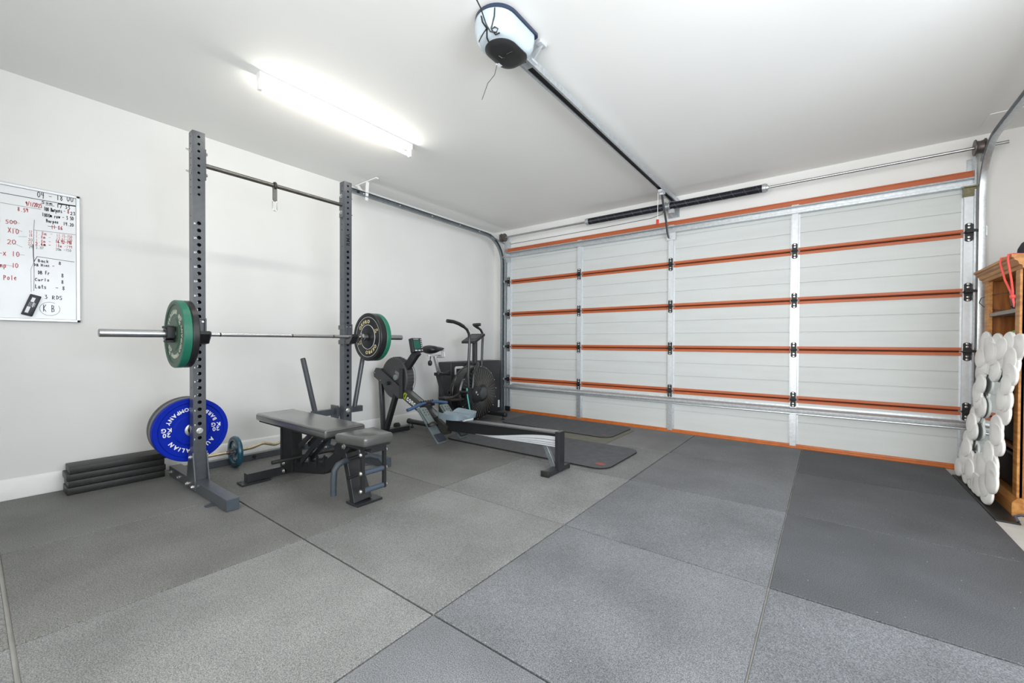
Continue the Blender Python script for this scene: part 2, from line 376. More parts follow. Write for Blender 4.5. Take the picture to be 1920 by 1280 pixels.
struct(build(b, 'wall_right', WALL))
b = MB().box(WX, -1.7, FY-.2, FY, -.015, CZ).box(1.3, RX, FY-.2, FY, -.015, CZ).box(-1.7, 1.3, FY-.2, FY, -.015, .5).box(-1.7, 1.3, FY-.2, FY, 2.5, CZ)
struct(build(b, 'wall_front', WALL))
for nm, fr in (('fill_window_1', [(-1.7, 1.3, FY-.12, FY-.06, .5, 2.5)]), ('window_2', [(RX+.06, RX+.12, -.2, 2.2, .7, 2.3)])):  # the rear window is unseen, added to house the fill light
    x0, x1, y0, y1, z0, z1 = fr[0]; b = MB()
    if nm == 'fill_window_1':
        for xx in (x0, x1-.05, (x0+x1)/2-.025): b.box(xx, xx+.05, y0, y1, z0, z1)
        b.box(x0, x1, y0, y1, z0, z0+.05).box(x0, x1, y0, y1, z1-.05, z1)
    else:
        for yy in (y0, y1-.05, (y0+y1)/2-.025): b.box(x0, x1, yy, yy+.05, z0, z1)
        b.box(x0, x1, y0, y1, z0, z0+.05).box(x0, x1, y0, y1, z1-.05, z1)
    struct(build(b, nm, TRIM))
b = MB(); b.prism([(WX, 0), (WX+.014, 0), (WX+.014, .118), (WX+.008, .130), (WX+.003, .136), (WX, .136)], 1, -1.75, BY)
# prism along y: poly is (x,z)
struct(build(b, 'baseboard_left', TRIM))
# ceiling access cover outline near the right end of the door
b = MB().box(.97, 1.25, 4.74, 5.0, CZ-.006, CZ)
struct(build(b, 'trim_1', CEIL, bevel=.002))
# ---- rubber tiles laid on the slab
XS = [WX+.016, -3.212, -2.217, -1.203, -.192, .814]
YS = [-1.72, -.9, .097, 1.091, 2.096, 3.092, 4.105, 5.06]
tone = {}
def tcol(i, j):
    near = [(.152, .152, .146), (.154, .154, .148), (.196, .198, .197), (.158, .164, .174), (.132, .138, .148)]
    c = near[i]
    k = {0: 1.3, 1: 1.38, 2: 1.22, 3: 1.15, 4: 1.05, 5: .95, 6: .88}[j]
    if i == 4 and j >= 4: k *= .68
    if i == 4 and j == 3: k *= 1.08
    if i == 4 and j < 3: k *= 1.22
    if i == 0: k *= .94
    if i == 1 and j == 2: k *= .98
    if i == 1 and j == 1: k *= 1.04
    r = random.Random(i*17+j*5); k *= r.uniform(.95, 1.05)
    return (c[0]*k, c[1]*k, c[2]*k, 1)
for i in range(5):
    for j in range(7):
        g = 0.0028
        gx1 = g+.001; gy1 = g+.003
        if (i, j) == (1, 4): gx1 = .004
        if (i, j) == (2, 5): gx1 = .009
        if j == 1: gy1 = .010
        r = random.Random(i*31+j)
        y0, y1 = YS[j], YS[j+1]
        if j == 6: y1 = 5.07 if i < 3 else 5.06
        b = MB().box(XS[i]+g, XS[i+1]-gx1, y0+g, y1-gy1, -.0148, r.uniform(-.0012, .0006))
        c = ((XS[i]+XS[i+1])/2, (y0+y1)/2, -.0148)
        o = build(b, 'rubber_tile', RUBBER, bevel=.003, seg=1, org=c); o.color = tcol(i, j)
        o.parent = fl; WL[o.name] = Vector(c)
# scuff of the missing left row: the slab shows along the joint at y = .1 (yellowish edge strip)
# ================================================================== SECTIONAL DOOR
door = bpy.data.objects.new('door_1', None); COL.objects.link(door); door['kind'] = 'structure'
JZ = [-.015, .487, .992, 1.492, 1.992, 2.505]
DX0, DX1 = -3.985, .985
for k in range(5):
    z0, z1 = JZ[k], JZ[k+1]; lo = z0+(.034 if k else .012); hi = z1-.034
    t1, t2 = z0+(z1-z0)*.36, z0+(z1-z0)*.66
    if k == 0: t1 = z0+.27; t2 = None
    prof = [(DY+.035, lo), (DY, lo)]
    for t in (t1, t2):
        if t is None: continue
        prof += [(DY, t-.009), (DY+.0015, t-.008), (DY+.0015, t-.004), (DY+.007, t-.002), (DY+.007, t+.001), (DY, t+.003)]
    prof += [(DY, hi), (DY+.035, hi)]
    b = MB().prism(prof, 0, DX0, DX1)
    build(b, 'door_panel', DOORM, door, smooth=20)
STX = [(-3.968, -3.906), (-2.746, -2.690), (-1.524, -1.470), (-.300, -.247), (.905, .962)]
for k in range(1, 6):      # painted section edges: an upper lip and a lower lip either side of each joint
    z = JZ[k]
    if k < 5:
        b = MB().prism([(DY+.03, z+.003), (DY-.001, z+.005), (DY-.009, z+.013), (DY-.009, z+.035), (DY+.03, z+.035)], 0, DX0, DX1)
        build(b, 'edge_lip', TERRA, door, smooth=20)
        b = MB().prism([(DY+.03, z-.035), (DY-.009, z-.035), (DY-.009, z-.013), (DY-.001, z-.005), (DY+.03, z-.003)], 0, DX0, DX1)
        build(b, 'edge_lip', TERRA, door, smooth=20)
    else:
        b = MB().prism([(DY+.035, z-.052), (DY-.006, z-.052), (DY-.006, z-.014), (DY-.003, z-.012), (DY-.003, z-.006), (DY-.006, z-.004), (DY-.004, z+.008), (DY+.035, z+.008)], 0, DX0, DX1)
        build(b, 'edge_lip', TERRA, door, smooth=20)
b = MB().prism([(DY+.03, -.015), (DY-.03, -.015), (DY-.034, -.004), (DY-.026, .012), (DY-.018, .014), (DY-.014, .03), (DY+.03, .03)], 0, DX0, DX1)
build(b, 'bottom_seal', ORANGE, door, smooth=20)
for k in range(5):
    for q, (x0, x1) in enumerate(STX):
        z0 = JZ[k]+(.004 if k else .03); z1 = JZ[k+1]-(.004 if k < 4 else .125)
        w = .006
        b = MB().prism([(x0, DY), (x0, DY-.036), (x1, DY-.036), (x1, DY), (x1-.004, DY), (x1-.004, DY-.032), (x0+.004, DY-.032), (x0+.004, DY)], 2, z0, z1)
        b.box(x1, x1+.016, DY-.003, DY, z0, z1).box(x0-.012, x0, DY-.003, DY, z0, z1)
        build(b, 'stile', GALVW if k else GALV, door)
def hinge(x, z, end=0):
    b = MB(); y = DY-.036
    for sg in (1, -1):
        pts = []
        for a in range(0, 181, 30): pts.append((x+.024*math.cos(math.radians(a)), z+sg*(.062+.016*math.sin(math.radians(a)))))
        pts += [(x-.022, z+sg*.012), (x+.022, z+sg*.012)]
        b.prism([(p[0], p[1]) for p in pts], 1, y-.005, y)
    b.cyl((x-.027, y-.012, z), (x+.027, y-.012, z), .010, 10)
    b.box(x-.024, x+.024, y-.008, y, z+.008, z+.03).box(x-.024, x+.024, y-.008, y, z-.03, z-.008)
    if end:
        xe = x+end*.048
        b.prism([(x-.02, z+.012), (x+.02, z+.02), (xe, z+.012), (xe, z-.004), (x-.02, z-.006)] if end > 0 else
                [(x+.02, z+.012), (x-.02, z+.02), (xe, z+.012), (xe, z-.004), (x+.02, z-.006)], 1, y-.04, y-.012)
    h = build(b, 'hinge', BLKMAT, door)
    b = MB()
    for dz in (.066, .04, -.04, -.066): b.lathe((x, y-.005, z+dz), (0, -1, 0), [(.0105, 0), (.0105, .003), (.007, .006), (.001, .0065)], 10)
    build(b, 'bolt', BOLT, h)
    if end:
        b = MB().cyl((x+end*.02, y-.024, z+.004), (x+end*.085, y-.024, z+.004), .006, 8)
        b.cyl((x+end*.062, y-.024, z+.004), (x+end*.078, y-.024, z+.004), .021, 14)
        build(b, 'roller', GALV, h)
for k in range(1, 5):
    for q, (x0, x1) in enumerate(STX): hinge((x0+x1)/2, JZ[k], {0: -1, 4: 1}.get(q, 0))
# stiffening struts
b = MB().prism([(DY, 2.455), (DY-.06, 2.445), (DY-.062, 2.432), (DY-.056, 2.432), (DY-.054, 2.438), (DY-.008, 2.444), (DY-.006, 2.385), (DY-.056, 2.385), (DY-.06, 2.392), (DY-.064, 2.390), (DY-.064, 2.368), (DY, 2.366)], 0, -4.0, .965)
build(b, 'strut', GALV, door, smooth=25)
for z in JZ[1:5]: build(MB().box(DX0, DX1, DY+.008, DY+.03, z-.012, z+.012), 'joint_light_stop', DARKM, door)  # dark backing added behind each joint to block outside light
b = MB().prism([(DY, .425), (DY-.006, .425), (DY-.012, .408), (DY-.052, .402), (DY-.07, .392), (DY-.08, .376), (DY-.078, .360), (DY-.062, .352), (DY-.055, .362), (DY-.058, .345), (DY-.03, .338), (DY-.012, .33), (DY, .33)], 0, -4.0, .965)
build(b, 'strut', GALV, door, smooth=25)
for q, s in ((0, -1), (4, 1)):       # top corner roller brackets
    x0, x1 = STX[q]
    b = MB().prism([(DY-.036, 2.29), (DY-.046, 2.29), (DY-.075, 2.355), (DY-.09, 2.36), (DY-.09, 2.368), (DY-.036, 2.368)], 0, x0-.012, x1+.012)
    br = build(b, 'top_bracket', OLCHR if s > 0 else GALV, door)
    b = MB().cyl((x0-.03 if s > 0 else x1+.03, DY-.082, 2.366), (x1+.05 if s > 0 else x0-.05, DY-.082, 2.366), .006, 8)
    b.cyl((x1+.04 if s > 0 else x0-.04, DY-.082, 2.366), (x1+.056 if s > 0 else x0-.056, DY-.082, 2.366), .02, 14)
    build(b, 'roller', CHROME, br)
    b = MB().box(x0-.01, x1+.01, DY-.06, DY-.034, .0, .07); 
    bb = build(b, 'bottom_bracket', BLKMAT, door)
for (x0, x1) in STX[1:4]:            # small clips holding the top strut
    xm = (x0+x1)/2
    build(MB().box(xm-.03, xm+.03, DY-.03, DY-.001, 2.452, 2.462), 'strut_clip', GALVW, door)
# opener bracket plate
b = MB().box(-1.545, -1.44, DY-.046, DY-.036, 2.28, 2.385).cyl((-1.495, DY-.075, 2.31), (-1.495, DY-.046, 2.31), .012, 10)
build(b, 'opener_bracket', GALVW, door)
# ---- tracks
def track(side):
    s = side; X = 1.0 if s > 0 else -4.03
    lab = ('right hand galvanised door track curving overhead above pine bookcase' if s > 0 else
           'left hand galvanised door track running along white wall behind barbell rack')
    t = thing('door_track', lab, 'door track', (X, 5.06, 0))
    path = [(5.05, z) for z in (0.02, .6, 1.2, 1.8, 2.27)]
    R = .38
    for a in range(10, 91, 10): path.append((5.05-R+R*math.cos(math.radians(a)), 2.27+R*math.sin(math.radians(a))))
    yend = 2.45
    path += [(4.2, 2.652), (3.6, 2.654), (3.0, 2.656), (yend, 2.658)]
    # C-section swept along the path: coordinates (u across = x, v = normal)
    sec = [(-.022*s, -.022), (.0, -.026), (.016*s, -.024), (.018*s, 0), (.016*s, .024), (.0, .026), (-.022*s, .022), (-.022*s, .019), (0, .022), (.0125*s, .020), (.0145*s, 0), (.0125*s, -.020), (0, -.022), (-.022*s, -.019)]
    b = MB(); n = len(sec); vs = []
    for i, (py, pz) in enumerate(path):
        a = Vector(path[max(i-1, 0)]); c = Vector(path[min(i+1, len(path)-1)]); d = (c-a).normalized(); nv = Vector((-d.y, d.x))
        for u, v in sec: vs.append((X+u, py+nv.x*v, pz+nv.y*v))
    fs = [(i*n+j, i*n+(j+1) % n, (i+1)*n+(j+1) % n, (i+1)*n+j) for i in range(len(path)-1) for j in range(n)]
    fs += [tuple(range(n)), tuple(range((len(path)-1)*n, len(path)*n))]
    b.add(vs, fs); build(b, 'rail', TRACKM if s < 0 else GALV, t)
    xa = .958 if s > 0 else -3.985
    b = MB().box(min(xa, xa+.012*s), max(xa, xa+.012*s), 5.06, BY, -.01, 2.62).box(min(xa, xa-.03*s), max(xa, xa-.03*s), BY-.012, BY-.002, -.01, 2.62)
    build(b, 'wall_angle', GALV, t)
    for z in (.4, 1.2, 1.98): build(MB().box(min(X+.018*s, X+.026*s), max(X+.018*s, X+.026*s), 5.03, BY, z-.04, z+.04), 'bracket', GALV, t)
    b = MB()
    if s < 0:
        for yy in (2.62, 3.1, 3.6, 4.1, 4.5): build(MB().cyl((X+.012, yy, 2.655), (X+.0215, yy, 2.655), .009, 8), 'rivet', GALVW, t)
        b = MB().cyl((X+.02, 2.55, 2.654), (X+.034, 2.55, 2.654), .016, 6); build(b, 'bolt', BLKMAT, t)
    b = MB()
    if s < 0:
        b.beam((X-.2, 2.67, CZ-.012), (X+.19, 2.67, CZ-.012), .035, .012).beam((X+.02, 2.665, CZ-.01), (X+.0, 2.665, 2.60), .035, .006, up=(1, 0, 0))
        b.beam((X-.17, 2.665, CZ-.01), (X+.0, 2.665, 2.63), .03, .005, up=(0, 1, 0))
    else:
        b.beam((X, 2.8, CZ-.012), (X+.25, 2.8, CZ-.012), .035, .012).beam((X+.02, 2.8, CZ-.01), (X+.02, 2.8, 2.60), .035, .006, up=(1, 0, 0))
    build(b, 'ceiling_hanger', TRIM, t)
    # bracing strap from curve to wall angle
    b = MB().beam((X+.0, 4.78, 2.63), (X+.01*s, BY-.01, 2.6), .006, .03); build(b, 'brace_strap', GALV, t)
    return t
track(-1); track(1)
# ---- torsion shaft
t = thing('torsion_shaft', 'torsion spring shaft with black coil across wall above garage door', 'door shaft', (-1.5, 4.97, 2.648))
SY, SZ = 4.97, 2.648
build(MB().cyl((-4.01, SY, SZ), (1.12, SY, SZ), .0127, 12), 'shaft', SILVER, t)
for x0, x1 in ((-2.53, -1.53), (-1.47, -.53)):
    b = MB(); n = int((x1-x0)/.012); prof = []
    for i in range(n+1):
        h = x0+(x1-x0)*i/n; prof += [(.0375, h+1.5), (.041, h+1.5+.004)]
    b.lathe((-1.5, SY, SZ), (1, 0, 0), prof, 20); sp = build(b, 'spring', SPRING, t, smooth=60)
    pts = []; turns = int((x1-x0)/.105); m_ = turns*14
    for i in range(m_+1):
        a = 2*PI*i/14; pts.append((x0+(x1-x0)*i/m_, SY+.0405*math.cos(a), SZ+.0405*math.sin(a)))
    build(MB().tube(pts, .0011, 5), 'chalk_stripe', GREYPL, sp)
    xe = x0 if x0 < -2 else x1; d = -1 if x0 < -2 else 1
    b = MB().lathe((xe, SY, SZ), (d, 0, 0), [(.043, -.02), (.045, 0), (.045, .012), (.028, .014), (.022, .035), (.014, .036)], 18)
    for a in (45, 135, 225, 315): b.cyl((xe+d*.022, SY+.02*math.cos(math.radians(a)), SZ+.02*math.sin(math.radians(a))), (xe+d*.022, SY+.04*math.cos(math.radians(a)), SZ+.04*math.sin(math.radians(a))), .006, 6)
    build(b, 'winding_cone', GALV, t)
b = MB().lathe((-1.53, SY, SZ), (1, 0, 0), [(.02, 0), (.05, .0), (.05, .012), (.03, .016), (.03, .044), (.05, .048), (.05, .06), (.02, .06)], 20)
b.box(-1.51, -1.49, SY-.02, BY, SZ-.02, SZ+.02).prism([(SY+.02, SZ-.08), (BY, SZ-.09), (BY, SZ+.03), (SY-.03, SZ+.02), (SY-.035, SZ-.03)], 0, -1.50, -1.495).box(-1.55, -1.42, BY-.012, BY-.001, SZ-.09, SZ+.03)
b.box(-1.49, -1.43, SY-.01, SY+.03, SZ-.085, SZ-.03)
build(b, 'centre_bracket', GALV, t)
for x, s in ((-3.945, -1), (.965, 1)):
    b = MB().lathe((x-.032, SY, SZ), (1, 0, 0), [(.02, 0), (.062, .0), (.064, .006), (.052, .012), (.048, .03), (.052, .05), (.062, .056), (.06, .064), (.02, .064)], 28)
    dr = build(b, 'cable_drum', IRON, t)
    b = MB().box(x+s*.05-.004, x+s*.05+.004, SY-.045, BY, SZ-.06, SZ+.05).cyl((x+s*.036, SY, SZ), (x+s*.06, SY, SZ), .03, 16)
    build(b, 'bearing_plate', GALV, t)
    build(MB().tube([(x, SY+.055, SZ-.02), (x+s*.004, 5.09, 1.5), (x+s*.006, 5.09, .06)], .002, 5), 'lift_cable', SILVER, dr)
# thin sensor wire on the header
pts = [(-4.0, BY-.004, 2.592), (-3.2, BY-.004, 2.590), (-2.4, BY-.004, 2.592), (-1.75, BY-.004, 2.605), (-1.62, BY-.02, 2.625), (-1.57, 5.09, 2.68), (-1.5, 5.05, 2.74)]
tag(build(MB().tube(pts, .003, 6), 'wall_cable', BLKMAT, org=(-2.8, BY-.004, 2.592)), 'thin black cable clipped along white wall just above orange door edge', 'cable')
# ================================================================== DOOR OPENER
t = thing('garage_door_opener', 'white ceiling garage door opener with dark underside panel and long rail', 'door opener', (-1.43, 1.8, CZ))
OX = -1.455
def capsule(hw, y0, y1, rr, n=18, fx=1.0):
    # plan outline: round near end (y0), softly rounded far end (y1)
    pts = []
    for i in range(n+1):
        a = PI+PI*i/n; pts.append((OX+hw*math.cos(a), y0+hw*fx+hw*fx*math.sin(a)))
    for i in range(n+1):
        a = PI/2*i/n
        pts.append((OX+hw-rr+rr*math.cos(a), y1-rr+rr*math.sin(a)))
    for i in range(n+1):
        a = PI/2+PI/2*i/n
        pts.append((OX-hw+rr+rr*math.cos(a), y1-rr+rr*math.sin(a)))
    return pts
def loft(mb, rings):
    n = len(rings[0][0]); vs = [(x, y, z) for pts, z in rings for x, y in pts]
    fs = [(k*n+i, k*n+(i+1) % n, (k+1)*n+(i+1) % n, (k+1)*n+i) for k in range(len(rings)-1) for i in range(n)]
    fs += [tuple(range(n)), tuple(range((len(rings)-1)*n, len(rings)*n))]
    mb.add(vs, fs)
b = MB(); OX += .005; loft(b, [(capsule(.118, 1.652, 1.985, .02), CZ-.002), (capsule(.124, 1.646, 1.99, .02), CZ-.008), (capsule(.124, 1.646, 1.99, .02), CZ-.024)]); OX -= .005
build(b, 'chassis', NAVY, t)
b = MB(); loft(b, [(capsule(.118, 1.650, 1.985, .04), CZ-.023), (capsule(.120, 1.647, 1.99, .05), CZ-.05), (capsule(.119, 1.650, 1.985, .06), CZ-.095), (capsule(.108, 1.670, 1.975, .07), CZ-.125), (capsule(.090, 1.695, 1.955, .07), CZ-.140)])
build(b, 'cover', mat('opener_plastic', (184, 197, 205), .35, noise=.03), t, smooth=50)
b = MB(); loft(b, [(capsule(.093, 1.715, 1.972, .07), CZ-.115), (capsule(.092, 1.717, 1.970, .07), CZ-.143), (capsule(.080, 1.732, 1.96, .07), CZ-.151), (capsule(.055, 1.750, 1.94, .05), CZ-.153)])
le = build(b, 'lens', LENS, t, smooth=50)
build(MB().box(OX-.092, OX-.06, 1.87, 1.90, CZ-.152, CZ-.142), 'sticker', PAPER, le)
b = MB()
b.tube([(OX-.03, 1.82, CZ-.153), (OX-.02, 1.84, CZ-.160), (OX+.0, 1.845, CZ-.163), (OX+.02, 1.83, CZ-.16), (OX+.05, 1.84, CZ-.153)], .003, 6)
build(b, 'cord_hook', BLKPLAST, le)
rz = CZ-.055
b = MB()     # C-shaped rail open below
b.prism([(OX-.034, rz-.045), (OX-.034, rz), (OX+.034, rz), (OX+.034, rz-.045), (OX+.02, rz-.045), (OX+.02, rz-.041), (OX+.03, rz-.041), (OX+.03, rz-.004), (OX-.03, rz-.004), (OX-.03, rz-.041), (OX-.02, rz-.041), (OX-.02, rz-.045)], 1, 1.98, 5.10)
rl = build(b, 'rail', GALV, t)
build(MB().box(OX-.025, OX+.025, 2.0, 5.06, rz-.028, rz-.006), 'drive_belt', BLKMAT, rl)
b = MB().box(OX-.035, OX+.035, 5.06, BY, rz-.05, rz+.005); build(b, 'header_bracket', GALV, t)
b = MB().beam((OX+.03, 2.06, rz-.01), (OX+.11, 2.06, CZ), .03, .004, up=(0, 1, 0)).beam((OX-.03, 2.06, rz-.01), (OX-.07, 2.06, CZ), .03, .004, up=(0, 1, 0)).box(OX-.045, OX+.045, 2.04, 2.10, rz-.03, rz-.022+.003)
b.rbox(OX+.08, OX+.12, 2.02, 2.09, CZ-.02, CZ-.002, .006)
build(b, 'hanger', GALVW, t)
b = MB().box(OX-.02, OX+.02, 4.54, 4.66, rz-.07, rz-.045).cyl((OX-.02, 4.60, rz-.075), (OX+.02, 4.60, rz-.075), .014, 10)
tr = build(b, 'trolley', GALVW, t)
b = MB().tube([(OX, 4.60, rz-.075), (OX-.01, 4.68, 2.61), (OX-.03, 4.86, 2.45), (OX-.05, 4.97, 2.36), (OX-.058, 5.04, 2.315), (OX-.06, 5.075, 2.31)], .012, 8)
build(b, 'door_arm', BLKSTEEL, t)
b = MB().tube([(OX-.03, 4.57, rz-.07), (OX-.032, 4.57, 2.50), (OX-.032, 4.57, 2.40)], .003, 6); cd = build(b, 'release_cord', WHITEPL, t)
b = MB().rbox(OX-.045, OX-.019, 4.557, 4.583, 2.345, 2.40, .006); build(b, 'release_handle', mat('red_plastic', (206, 44, 30), .4, noise=.05), cd)
# power lead bundled under the head, and aerial wire
cz = CZ
b = MB()
b.tube([(OX+.05, 1.450, cz-.002), (OX+.045, 1.520, cz-.03), (OX+.04, 1.590, cz-.07), (OX+.025, 1.650, cz-.11), (OX+.03, 1.675, cz-.13), (OX+.06, 1.690, cz-.14), (OX+.075, 1.685, cz-.13), (OX+.06, 1.675, cz-.12), (OX+.04, 1.675, cz-.125), (OX+.05, 1.695, cz-.145), (OX+.075, 1.700, cz-.143)], .0035, 7)
b.tube([(OX-.0, 1.638, cz-.06), (OX+.005, 1.642, cz-.09), (OX+.02, 1.660, cz-.12), (OX-.005, 1.690, cz-.14), (OX-.01, 1.710, cz-.148)], .0042, 7)
b.tube([(OX+.075, 1.658, cz-.04), (OX+.07, 1.660, cz-.08), (OX+.04, 1.670, cz-.125)], .0035, 7)
b.tube([(OX+.015, 1.660, cz-.12), (OX-.03, 1.675, cz-.128), (OX-.065, 1.695, cz-.128), (OX-.085, 1.720, cz-.122)], .0025, 6)
build(b, 'power_lead', BLKPLAST, t)
b = MB().tube([(OX-.085, 1.88, cz-.13), (OX-.105, 1.875, 2.61), (OX-.135, 1.85, 2.56), (OX-.18, 1.85, 2.48)], .0018, 5)
build(b, 'aerial_wire', BLKPLAST, t)
# ================================================================== FLUORESCENT BATTENS
def batten(x, y0, y1, label, tm):
    t = thing('fluorescent_light', label, 'ceiling light', (x, (y0+y1)/2, CZ))
    b = MB().prism([(x-.028, CZ), (x-.028, CZ-.04), (x-.02, CZ-.048), (x+.02, CZ-.048), (x+.028, CZ-.04), (x+.028, CZ)], 1, y0, y1)
    build(b, 'housing', WHITEPL, t)
    for yy, s in ((y0, 1), (y1, -1)):
        b = MB().rbox(x-.016, x+.016, min(yy, yy+s*.022), max(yy, yy+s*.022), CZ-.112, CZ-.046, .005)
        build(b, 'lamp_holder', WHITEPL, t)
    b = MB().cyl((x, y0+.022, CZ-.090), (x, y1-.022, CZ-.090), .013, 14); build(b, 'tube', tm, t)
batten(-2.985, 1.17, 2.42, 'lit fluorescent batten light on ceiling above squat rack', TUBEM)
batten(.05, 1.02, 2.27, 'lit fluorescent batten light on ceiling right of door opener rail', TUBEM2)
# ================================================================== WHITEBOARD
wbd = thing('whiteboard', 'whiteboard with aluminium frame and handwritten workout notes on left wall', 'whiteboard', (WX, -.1, 1.18))
BY0, BY1, BZ0, BZ1 = -.70, .505, 1.181, 2.082
build(MB().box(WX+.002, WX+.016, BY0+.01, BY1-.01, BZ0+.01, BZ1-.01), 'panel', BRDW, wbd)
b = MB()
for y0, y1, z0, z1 in ((BY0, BY1, BZ0, BZ0+.02), (BY0, BY1, BZ1-.02, BZ1), (BY0, BY0+.022, BZ0, BZ1), (BY1-.022, BY1, BZ0, BZ1)):
    b.box(WX+.001, WX+.026, y0, y1, z0, z1)
    build(b, 'frame_rail', ALU, wbd, bevel=.004); b = MB()
INK = {'K': MB(), 'R': MB(), 'P': MB(), 'G': MB()}
for s, c, y, z, w, h, sl in [('04 - 18 00', 'K', 0.303, 2.025, 0.0173, 0.0369, 0.052), ('5am', 'K', 0.323, 1.986, 0.0171, 0.0165, 0.171), ('17 33', 'K', 0.391, 1.98, 0.0137, 0.0252, -0.043), ('100 Burpees -', 'K', 0.333, 1.94, 0.0077, 0.0248, 0.071), ('8', 'R', 0.441, 1.948, 0.0127, 0.0256, -0.008), ('23', 'K', 0.457, 1.943, 0.0128, 0.0214, -0.178), ('1000m row - 3 50', 'K', 0.324, 1.9, 0.0094, 0.0227, 0.037), ('Burpee', 'K', 0.342, 1.863, 0.0099, 0.0208, 0.025), ('14.20', 'K', 0.423, 1.862, 0.0101, 0.0212, -0.05), ('11 06', 'R', 0.366, 1.824, 0.0107, 0.0251, 0.06), ('9/1/2025', 'R', 0.251, 1.954, 0.0092, 0.0263, 0.019), ('8.59', 'R', 0.216, 1.908, 0.0123, 0.024, 0.051), ('xo 500', 'R', 0.114, 1.813, 0.0172, 0.0233, 0.06), ('X10', 'R', 0.173, 1.757, 0.017, 0.0317, -0.022), ('x 20', 'R', 0.127, 1.683, 0.0218, 0.0293, 0.045), ('-x 10', 'R', 0.136, 1.602, 0.0179, 0.0314, 0.06), ('17', 'P', 0.264, 1.772, 0.0074, 0.0183, 0.074), ('18', 'P', 0.264, 1.749, 0.0081, 0.0183, 0.079), ('20', 'P', 0.262, 1.719, 0.0102, 0.0183, 0.096), ('22', 'P', 0.261, 1.693, 0.0088, 0.0183, 0.073), ('24', 'G', 0.265, 1.673, 0.0081, 0.0163, 0.184), ('1.8m -', 'P', 0.294, 1.771, 0.0131, 0.0225, 0.05), ('1.8m -', 'P', 0.294, 1.747, 0.0117, 0.0205, 0.05), ('1.8m -', 'P', 0.294, 1.719, 0.0117, 0.0205, 0.05), ('2.6m -', 'R', 0.294, 1.696, 0.0117, 0.0205, 0.05), ('3.07', 'G', 0.295, 1.674, 0.0091, 0.0164, 0.05), ('11.15-150', 'P', 0.39, 1.773, 0.0085, 0.021, 0.04), ('13.01-150', 'P', 0.39, 1.752, 0.0085, 0.0168, 0.04), ('16.42-148', 'R', 0.386, 1.731, 0.0087, 0.021, 0.04), ('18m -149', 'P', 0.386, 1.703, 0.0101, 0.0189, 0.04), ('20m -150', 'G', 0.386, 1.679, 0.0094, 0.0168, 0.04), ('Back', 'K', 0.303, 1.584, 0.0131, 0.0185, 0.05), ('8', 'K', 0.397, 1.58, 0.0163, 0.0211, 0), ('DB Hinc -', 'K', 0.286, 1.556, 0.0104, 0.0164, 0.05), ('DB Fr', 'K', 0.303, 1.502, 0.011, 0.0226, 0.05), ('8', 'K', 0.41, 1.494, 0.0149, 0.0254, 0), ('Curls', 'K', 0.29, 1.455, 0.0133, 0.0185, 0.05), ('8', 'K', 0.41, 1.45, 0.014, 0.0233, 0), ('Lats', 'K', 0.291, 1.407, 0.0131, 0.0246, 0.023), ('- 8', 'K', 0.384, 1.406, 0.0154, 0.0253, -0.05), ('3 RDS', 'K', 0.334, 1.337, 0.017, 0.0249, 0.008), ('K B', 'K', 0.325, 1.25, 0.0189, 0.0456, -0.05), ('Jump 10', 'R', 0.105, 1.525, 0.0167, 0.0291, 0.05), ('Pole', 'R', 0.154, 1.447, 0.0144, 0.0296, 0.05)]:
    scrawl(INK[c], s, y, z, w, h, pen=.0034 if c in 'KR' else .0024, slope=max(-.05, min(sl, .1)))
K = INK['K']; G_ = INK['G']
def pl(mb, pts, w): ribbon(mb, pts, w, -4.2788)
pl(K, [(BY0+.03, 2.005), (.484, 2.010)], .004); pl(K, [(.40, 2.004), (.484, 2.010)], .008)
pl(G_, [(BY0+.03, 1.944), (.318, 1.944)], .003); pl(G_, [(.286, 1.798), (.481, 1.806)], .003)
pl(G_, [(.289, 1.866), (.286, 1.80), (.284, 1.66)], .003); pl(K, [(.282, 1.70), (.284, 1.62), (.286, 1.582)], .004)
pl(G_, [(.286, 1.582), (.286, 1.48), (.284, 1.387)], .003); pl(G_, [(.285, 1.581), (.272, 1.53), (.272, 1.46), (.273, 1.378)], .002)
pl(K, [(.285, 1.581), (.300, 1.621), (.475, 1.611)], .003)
for y, z in ((.36, 1.995), (.37, 1.852)): pl(K, [(y-.02, z-.014), (y+.02, z-.012)], .003)
pl(G_, [(.357+.047*math.cos(a*PI/12), 1.27+.046*math.sin(a*PI/12)) for a in range(4, 27)], .0026)
for yy, zz in ((.19, 1.835), (.2, 1.79), (.22, 1.74), (.2, 1.69), (.21, 1.62), (.16, 1.545)): pl(G_, [(yy, zz), (yy+.035, zz+random.uniform(-.02, .02))], .002)
for c, mm, nm in (('K', INKB, 'black_writing'), ('R', INKR, 'red_writing'), ('P', INKP, 'faded_writing'), ('G', INKG, 'faint_lines')):
    build(INK[c], nm, mm, wbd)['kind'] = 'stuff'
mh = thing('marker_holder', 'black magnetic marker holder stuck askew on lower whiteboard', 'marker holder', (-4.267, .272, 1.288), (-0.30, 0, 0))
build(MB().rbox(-.012, .012, -.026, .026, -.072, .072, .004), 'body', mat('holder_navy', (22, 24, 34), .4, noise=.1), mh, local=True)
b = MB()
b.box(.0115, .0135, -.016, .0, -.055, -.012).box(.0115, .0135, -.012, .004, .022, .052)
build(b.box(.0115, .0135, .005, .009, -.012, .02), 'label_patch', WHITEP, mh, local=True)['kind'] = 'stuff'
b = MB()
for yy in (-.014, -.007, 0, .012): b.box(.0115, .0138, yy, yy+.003, -.008, .018)
build(b, 'print_line', mat('grey_print', (170, 174, 182), .5), mh, local=True)['kind'] = 'stuff'
